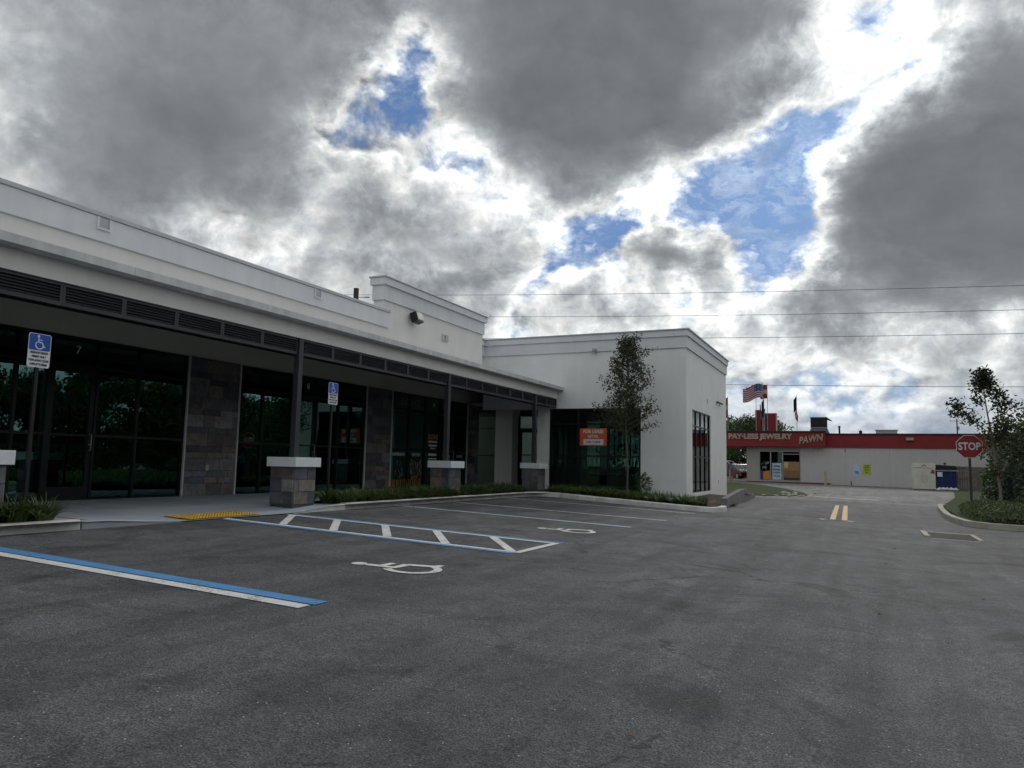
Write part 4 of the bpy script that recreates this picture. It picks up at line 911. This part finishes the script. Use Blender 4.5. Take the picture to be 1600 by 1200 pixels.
m=MB(); m.box(-.62,-.46,.1,.25,-.02,.10); m.box(.5,.62,.1,.25,-.02,.10); m.build('skid',M['black'],cb)
m=MB(); m.box(-.12,-.05,-.03,-.022,1.60,1.66);m.box(-.02,.04,-.03,-.022,1.66,1.72);m.box(.05,.12,-.03,-.022,1.60,1.66); m.box(.40,.62,-.03,-.022,1.12,1.22); m.box(.45,.58,-.03,-.022,1.24,1.36); m.build('stencil_mark',M['stopred'],cb)
du=empty('dumpster',(5.08,58,dz),'navy steel dumpster with a black lid and pale label','dumpster')
m=MB(); m.prism([(-.58,0),(.58,0),(.60,1.32),(-.60,1.32)],'y',0,1.3); m.box(-.62,.62,-.04,1.34,1.30,1.38); m.build('body',M['navy'],du)
m=MB(); m.box(-.60,.60,.05,1.3,1.381,1.72); m.box(-.1,.05,.3,.5,1.72,1.86); m.V=[(x,y,z-.12*max(0,x)) for x,y,z in m.V]; m.build('lid',M['duct'],du,bevel=.03)
m=MB(); m.box(-.52,-.22,-.05,-.042,.92,1.22); m.build('label',M['signwhite'],du)
m=MB(); m.box(-.66,.70,-.09,-.05,1.29,1.35); m.build('rail',M['galv'],du)
gt=empty('board_gate',(6.0,58.3,dz),'weathered grey board gate panel beside the navy dumpster','gate')
m=MB()
for k in range(6): m.box(-.30+k*.135,-.30+k*.135+.125,0,.03,.02,1.62+.02*math.sin(k*2))
m.build('boards',M['fencewood'],gt); m=MB(); m.box(-.32,.52,-.05,-.002,.80,.90);m.box(-.32,.52,-.05,-.002,1.50,1.58);m.box(-.32,.52,-.05,-.002,.08,.16); m.build('rails',M['fencewood'],gt)
m=MB(); m.box(0,4.5,0,.04,0,1.6); 
for k in range(30): m.box(k*.15,k*.15+.012,-.01,0,0,1.6)
o=m.build('board_fence',M['fencewood']); o.location=(6.6,58.4,dz); tag(o,'weathered board fence continuing right behind the shrubs','fence')
q=random.Random(4)
for k in range(5):
    m=MB(); V,F=lathe_pts([(.02,0),(.16,.03),(.2,.10),(.12,.18),(.03,.22)],9); m.add([(x*q.uniform(.8,1.3),y*q.uniform(.8,1.3),z*q.uniform(.6,1.1)) for x,y,z in V],F,sm=True)
    o=m.build('trash_bag',M['trash']); o.location=(4.62+k*.23,57.5+q.uniform(-.2,.2),dz); tag(o,'pale crumpled trash bag on the ground before the navy dumpster','trash bag','trash bags by the dumpster')
# bollards
bol=MB(); bol.tube([(0,0,0),(0,0,1.0)],.085,12); bol.lathe([(.085,1.0),(.06,1.05),(.01,1.07)],n=12)
o=bol.build('bollard',M['bollard']); o.location=(-2.58,62.4,-.22); tag(o,'tan bollard standing alone before the grey pawn shop wall','bollard')
for x,lab in ((-10.7,'left tan bollard by the parked cars'),(-10.2,'right tan bollard by the parked cars')):
    o2=o.copy(); col.objects.link(o2); o2.location=(x,66,-.1); tag(o2,lab,'bollard')
# rubble along verge
q=random.Random(8)
for k in range(26):
    if k<6: x,y=-5.4+k*.5+q.uniform(-.1,.1),38.3+k*.35+q.uniform(-.2,.2)
    else: x,y=q.uniform(-4.2,-2.3),q.uniform(40.3,44.5)
    m=MB(); V,F=lathe_pts([(.04,0),(.10,.015),(.09,.045),(.04,.065)],7); m.add([(a*q.uniform(.7,1.6),b*q.uniform(.7,1.5),c) for a,b,c in V],F)
    o=m.build('rock',M['kerb2']); o.location=(x,y,g(x,y)+.02); tag(o,'pale broken rock lying at the edge of the grass verge','rock','rocks at the verge')
# pale slab behind the verge
m=MB(); m.box(-16,-8.7,66,66.5,-.3,.05); m.build('pale_slab',M['concpale'])['kind']='structure'
# cars
def car(loc,rz,mat,label,suv=True):
    c=empty('parked_car',loc,label,'car',None,rz); L=4.6;W=.9;H=1.75 if suv else 1.45
    prof=[(-2.3,.35),(-2.3,.85),(-2.2,1.0),(-1.2,1.08),(2.05,1.05),(2.28,.9),(2.3,.35)] if suv else [(-2.25,.3),(-2.25,.75),(-1.3,.92),(1.6,.95),(2.2,.9),(2.25,.3)]
    m=MB(); m.prism(prof,'x',-W,W); m.build('body',mat,c,bevel=.06)
    top=[(-1.15,1.07),(-.55,H-.08),(-.35,H),(1.9,H-.02),(2.1,H-.15),(2.2,1.05)] if suv else [(-1.2,.92),(-.4,H-.06),(-.2,H),(.8,H),(1.0,H-.06),(1.7,.94)]
    m=MB(); m.prism(top,'x',-W+.1,W-.1); m.build('glasshouse',M['autoglass'],c)
    m=MB(); m.prism([(y,z+.002) for y,z in top[1:-1]]+[(y,z-.07) for y,z in top[1:-1][::-1]],'x',-W+.07,W-.07)
    for s_ in (-1,1):
        for a,b in ((0,1),(-1,-2)): m.bar((s_*(W-.11),top[a][0],top[a][1]),(s_*(W-.11),top[b][0],top[b][1]),.07,.07)
        m.bar((s_*(W-.10),.45,1.0),(s_*(W-.10),.45,H-.03),.06,.08)
    m.build('roof',mat,c)
    for sx in (-1,1):
        for y in (-1.45,1.4):
            m=MB(); m.tube([(sx*(W-.2),y,.34),(sx*(W+.01),y,.34)],.34,18); w=m.build('wheel',M['rubber'],c)
            m=MB(); m.tube([(sx*(W+.01),y,.34),(sx*(W+.03),y,.34)],.2,14); rim=m.build('rim',M['galv'],w)
        m=MB(); m.box(sx*.55,sx*.82,-2.33,-2.26,.68,.86); m.build('headlight',M['lens'],c)
        m=MB(); m.box(sx*.6,sx*.84,2.24,2.33,.75,.95); m.build('tail_light',M['tail'],c)
    m=MB(); m.box(-.5,.5,-2.34,-2.26,.45,.62); m.build('grille',M['black'],c)
    return c
car((-12.6,78,-.05),R(80),M['carwhite'],'white car seen past the wing corner, roofline above the others')
car((-10.5,73,-.1),R(35),M['carred'],'dark red car parked beside the pawn shop left wall',False)
car((-9.3,84,-.1),R(20),M['cargrey'],'grey car behind the dark red one at the pawn shop side',False)
big_tree('roadside_tree',(-15.5,95,-.3),7.5,9,61,M['hedge'],'pale green roadside tree glimpsed between the wing and the pawn shop',None,7000,.34,.05,cl=40)
big_tree('roadside_tree',(-26,92,-.3),8,9,62,M['dense'],'dark roadside tree mostly hidden behind the white wing',None,5000,.36,.05,cl=30)

# utility poles and wires
def upole(x,y,h,label,arm=2.4,rz=0,tr=True):
    p=empty('utility_pole',(x,y,-.5),label,'utility pole',None,rz); m=MB(); m.tube([(0,0,0),(0,0,h)],[.17,.13],8); m.build('pole',M['wood'],p)
    m=MB(); m.box(-arm/2,arm/2,-.06,.06,h-.55,h-.43); m.build('crossarm',M['wood'],p)
    for x_ in (-arm/2+.1,arm/2-.1): m=MB(); m.lathe([(.03,0),(.06,.05),(.04,.12),(.06,.18),(.02,.24)],(x_,0,h-.43),8); m.build('insulator',M['alu'],p)
    if tr: m=MB(); m.tube([(.28,0,h-2.6),(.28,0,h-1.8)],.2,10); m.build('transformer',M['galv'],p)
    return p
upole(20.3,202,14.0,'distant utility pole with crossarm above the pawn shop roof',3.0)
upole(12.5,215,11.0,'shorter distant utility pole left of the crossarm pole',1.6,0,False)
p=empty('utility_pole',(-40.7,53.6,-.5),'top of a wooden utility pole poking above the shop roof','utility pole'); m=MB(); m.tube([(0,0,0),(0,0,16.75)],[.27,.24],10); m.build('pole',M['wood'],p)
m=MB(); d1=Vector((math.cos(.438),math.sin(.438),0))
for s_,z in ((-1,15.75),(1,15.95)):
    a=d1*.25*s_; b=d1*1.25*s_; m.tube([(a.x,a.y,z-.0),(b.x,b.y,z+.02)],.03,6)
    for k in range(4): c_=d1*(.8+.1*k)*s_; m.tube([(c_.x,c_.y,z+.01),(c_.x+d1.x*.04,c_.y+d1.y*.04,z+.01)],.07,8)
c_=d1*.5; m.tube([(0,0,15.4),(c_.x,c_.y,15.5),(c_.x,c_.y,15.1)],.07,6); c2=d1*.62; m.tube([(c2.x,c2.y,15.1),(c2.x,c2.y,15.6)],.09,6); m.build('insulator_string',M['black'],p)
W=[((-44.55,75,20.56),(12.9,75,16.96),'uppermost overhead wire crossing the sky above the wing'),((-39.35,75,17.62),(12.81,75,14.86),'second overhead wire from the top crossing above the wing'),((-13.39,75,13.80),(12.72,75,12.82),'third overhead wire from the top, starting behind the wing corner'),((-11.88,75,9.08),(12.53,75,8.27),'lowest overhead wire passing just above the flags')]
for a,b,lab in W:
    a=Vector(a);b=Vector(b);d=(b-a)/(b.x-a.x); A=a+d*(-110-a.x); Bv=a+d*(40-a.x); pts=[]
    for i in range(41):
        t=i/40; p_=A.lerp(Bv,t); pts.append(p_)
    x0,x1=a.x,b.x
    for p_ in pts:    # slight catenary that passes through both measured points
        p_.z+=.00025*(p_.x-x0)*(p_.x-x1)
    m=MB(); m.tube(pts,.022,5); tag(m.build('overhead_wire',M['wire'],fix=False),lab,'wire')
for x in (-60.3,40.3): 
    m=None
upole(40.2,75,22,'tall utility pole carrying the overhead wires beyond the right edge',3,R(90),False)

# ================================================================== CAMERA
F=1168.6; yaw,pitch,roll=.43789,.10603,.02119
f=Vector((-math.sin(yaw)*math.cos(pitch),math.cos(yaw)*math.cos(pitch),math.sin(pitch))); r=Vector((math.cos(yaw),math.sin(yaw),0)); u=r.cross(f)
r2=r*math.cos(roll)+u*math.sin(roll); u2=u*math.cos(roll)-r*math.sin(roll)
cam=bpy.data.cameras.new('camera'); co=bpy.data.objects.new('camera',cam); col.objects.link(co); sc.camera=co
cam.sensor_width=36; cam.lens=36*F/1600; cam.clip_end=5000; cam.clip_start=.05
co.matrix_world=Matrix(((r2.x,u2.x,-f.x,0),(r2.y,u2.y,-f.y,0),(r2.z,u2.z,-f.z,.93),(0,0,0,1)))
def ray(x,y): return (f*F+r2*(x-800)-u2*(y-600)).normalized()

# ================================================================== WORLD
SUN=Vector((.064,.889,.453)).normalized(); el=math.asin(SUN.z); az=math.atan2(SUN.x,SUN.y)
w=bpy.data.worlds.new('World'); sc.world=w; w.use_nodes=True; nt=w.node_tree; bg=nt.nodes['Background']; bg.inputs[1].default_value=1.08
sky=nt.nodes.new('ShaderNodeTexSky'); sky.sky_type='NISHITA'; sky.sun_disc=False; sky.sun_elevation=el; sky.sun_rotation=az; sky.air_density=1.0; sky.dust_density=.6
tc=nt.nodes.new('ShaderNodeTexCoord'); D=tc.outputs['Generated']
def vm(op,a,b=None,c=None):
    n=nt.nodes.new('ShaderNodeVectorMath'); n.operation=op
    for i,x in enumerate((a,b,c)):
        if x is None: continue
        if isinstance(x,(tuple,list,Vector)): n.inputs[i].default_value=tuple(x)
        else: nt.links.new(x,n.inputs[i])
    return n.outputs['Value'] if op in('DISTANCE','LENGTH','DOT_PRODUCT') else n.outputs[0]
sep=nt.nodes.new('ShaderNodeSeparateXYZ'); nt.links.new(D,sep.inputs[0])
zc=math_(nt,'MAXIMUM',sep.outputs[2],0.0)
den=math_(nt,'ADD',zc,.22)
comb=nt.nodes.new('ShaderNodeCombineXYZ'); nt.links.new(math_(nt,'DIVIDE',sep.outputs[0],den),comb.inputs[0]); nt.links.new(math_(nt,'DIVIDE',sep.outputs[1],den),comb.inputs[1]); comb.inputs[2].default_value=3.1
PL=comb.outputs[0]
# warped direction for cloud masses
wn=noise(nt,PL,2.0,7,.6); wv=vm('SUBTRACT',wn.outputs['Color'],(.5,.5,.5)); Dw=vm('MULTIPLY_ADD',wv,(.21,.21,.21),D)
wn2=noise(nt,D,9,5,.6); Dw=vm('MULTIPLY_ADD',vm('SUBTRACT',wn2.outputs['Color'],(.5,.5,.5)),(.07,.07,.07),Dw)
def blob(px,py,rpx,a,src=None):
    d=ray(px,py); dist=vm('DISTANCE',src or Dw,d); n=nt.nodes.new('ShaderNodeMapRange'); n.interpolation_type='SMOOTHERSTEP'
    nt.links.new(dist,n.inputs[0]); n.inputs[1].default_value=0; n.inputs[2].default_value=rpx/1168*1.30; n.inputs[3].default_value=a; n.inputs[4].default_value=0; return n.outputs[0]
BL_=[ # dark masses
(960,110,300,.34),(840,40,260,.22),(1130,60,230,.22),(930,210,170,.16),
(1520,310,220,.34),(1590,170,170,.25),(1400,350,150,.18),(1560,400,200,.22),(1350,200,90,.10),
(400,170,210,.14),(150,110,300,.14),(330,260,180,.18),(240,20,260,.24),(520,50,140,.12),(60,250,200,.12),
(645,345,110,.24),(700,385,90,.12),(1320,440,110,.12),(1120,440,70,.14),(1010,400,60,.40),(1085,405,60,.36),(870,440,30,.2),(1130,430,70,.14),(1260,400,80,.18),(900,470,60,.12),(1000,440,60,.1),(1450,560,60,.1),(1000,520,55,.12),(1120,500,50,.12),(1320,560,60,.12),(1230,470,50,.1),(1250,470,90,.1),
# thin cloud and blue openings
(580,140,100,-.42),(625,75,70,-.34),(535,175,60,-.22),(620,165,60,-.26),
(1210,315,130,-.40),(1275,255,80,-.25),(1120,335,100,-.32),(1240,365,80,-.26),(1170,380,70,-.2),(1060,350,70,-.12),
(890,355,105,-.46),(860,425,75,-.30),(950,380,65,-.22),(800,450,50,-.16),(1000,300,80,-.18),(1450,25,90,-.06),(960,330,60,-.12),
(1270,150,150,-.27),(1370,110,110,-.19),(1470,75,90,-.12),(1040,290,80,-.14),(1010,350,80,-.14),(1310,250,60,-.12),(620,240,150,-.16),(690,200,120,-.18),(760,280,90,-.14),(480,230,110,-.12),(1050,480,170,-.10),(1300,500,170,-.10),(900,560,140,-.08),(1220,420,110,-.08),(1470,520,130,-.1),(560,420,110,-.08),(770,290,70,-.10),(330,370,110,-.10),(20,230,90,-.08),
(1560,520,80,-.18),(1400,500,70,-.08),(870,500,90,-.08),(1200,540,90,-.04)]
T=None
for b in BL_:
    o=blob(*b); T=o if T is None else math_(nt,'ADD',T,o)
Q=vm('MULTIPLY',D,(1,1,1.35))
qn=noise(nt,Q,5.5,5,.6); Qw=vm('MULTIPLY_ADD',vm('SUBTRACT',qn.outputs['Color'],(.5,.5,.5)),(.16,.16,.16),Q)
def billow(vec,scale,det,rough):
    v=nt.nodes.new('ShaderNodeTexVoronoi'); v.feature='F1'; v.inputs['Scale'].default_value=scale; v.inputs['Detail'].default_value=det; v.inputs['Roughness'].default_value=rough; v.inputs['Lacunarity'].default_value=2.1; v.normalize=True
    nt.links.new(vec,v.inputs['Vector']); return v.outputs['Distance']
b1=billow(Qw,7.5,2.5,.5); b2=billow(vm('ADD',Qw,tuple(SUN*.012+Vector((0,0,.012)))),7.5,2.5,.5)
n1=noise(nt,Q,7.5,7,.6,.25); n2=noise(nt,vm('ADD',Q,(.0,.01,.024)),7.5,4,.6,.25); n0=noise(nt,Q,3.0,6,.55,.3)
T=math_(nt,'ADD',math_(nt,'MULTIPLY',T,.80),.52)
soft=ramp(nt,T,[(.58,1.0),(.88,.16)])
T=math_(nt,'ADD',T,math_(nt,'MULTIPLY',math_(nt,'SUBTRACT',n0.outputs[0],.5),.45))
T=math_(nt,'ADD',T,math_(nt,'MULTIPLY',math_(nt,'MULTIPLY',math_(nt,'SUBTRACT',n1.outputs[0],.5),1.15),soft))
T=math_(nt,'ADD',T,math_(nt,'MULTIPLY',math_(nt,'MULTIPLY',math_(nt,'SUBTRACT',.42,b1),.80),soft))
n3=noise(nt,D,26,8,.66,.4); T=math_(nt,'ADD',T,math_(nt,'MULTIPLY',math_(nt,'MULTIPLY',math_(nt,'SUBTRACT',n3.outputs[0],.5),.46),soft))
cl=ramp(nt,T,[(0,(.50,.55,.62)),(.36,(.55,.60,.66)),(.44,(.70,.73,.74)),(.50,(.80,.81,.80)),(.58,(.58,.60,.60)),(.67,(.42,.445,.465)),(.76,(.29,.31,.33)),(.88,(.205,.22,.237)),(1.0,(.158,.17,.186))])
wisp=noise(nt,vm('MULTIPLY',Dw,(1,1,2.2)),13,8,.7,.8)
cov=math_(nt,'MAXIMUM',ramp(nt,T,[(.22,0.0),(.40,1.0)]),ramp(nt,wisp.outputs[0],[(.46,.06),(.70,.55)]))
rel=math_(nt,'ADD',math_(nt,'MULTIPLY',math_(nt,'SUBTRACT',n1.outputs[0],n2.outputs[0]),3.4),math_(nt,'MULTIPLY',math_(nt,'SUBTRACT',b2,b1),5.0))
relm=math_(nt,'MULTIPLY',rel,ramp(nt,T,[(.4,1.0),(.8,.15)]))
cl=mul(nt,cl,(1,1,1),0)
gain=math_(nt,'ADD',1.0,relm)
# glow around the hidden sun
gl=None
for b in ((1230,150,260,.34),(1420,70,200,.30),(1050,260,160,.18),(780,300,100,.16),(600,250,160,.14),(1330,290,90,.16),(1000,470,330,.34),(1380,500,280,.22),(1580,70,80,.25),(350,420,200,.12)):
    o=blob(*b); gl=o if gl is None else math_(nt,'ADD',gl,o)
gl=math_(nt,'MULTIPLY',gl,ramp(nt,T,[(.35,1.0),(.85,.08)]))
gain=math_(nt,'ADD',gain,gl)
gv=nt.nodes.new('ShaderNodeCombineXYZ')
for i in range(3): nt.links.new(math_(nt,'MAXIMUM',gain,.35),gv.inputs[i])
cl=vm('MULTIPLY',cl,gv.outputs[0])
skyc=mul(nt,vm('MULTIPLY',sky.outputs[0],(.022,.038,.066)),(.12,.225,.44),.55,'MIX')
mixc=mul(nt,skyc,cl,cov,'MIX')
# bluish haze toward the horizon
hz=ramp(nt,zc,[(0.0,.9),(.08,.45),(.15,0.0)]); hn=noise(nt,vm('MULTIPLY',D,(3,3,16)),2.2,6,.6)
mixc=mul(nt,mixc,(.22,.30,.42),math_(nt,'MULTIPLY',hz,ramp(nt,hn.outputs[0],[(.40,.95),(.62,.15)])),'MIX')
nt.links.new(mixc,bg.inputs[0])
w.cycles.sampling_method='MANUAL'; w.cycles.sample_map_resolution=512
# sun behind cloud
sl=bpy.data.lights.new('sun','SUN'); sl.energy=1.0; sl.angle=R(14); sl.color=(1,.96,.90); so=bpy.data.objects.new('sun',sl); col.objects.link(so)
so.rotation_euler=(-SUN).to_track_quat('-Z','Y').to_euler(); so.location=(0,0,30)
sc.view_settings.view_transform='Standard'; sc.view_settings.look='None'; sc.view_settings.exposure=0
cy=sc.cycles; cy.max_bounces=6; cy.diffuse_bounces=2; cy.glossy_bounces=3; cy.transmission_bounces=3; cy.transparent_max_bounces=10; cy.use_adaptive_sampling=True; cy.adaptive_threshold=.03; cy.sample_clamp_indirect=4
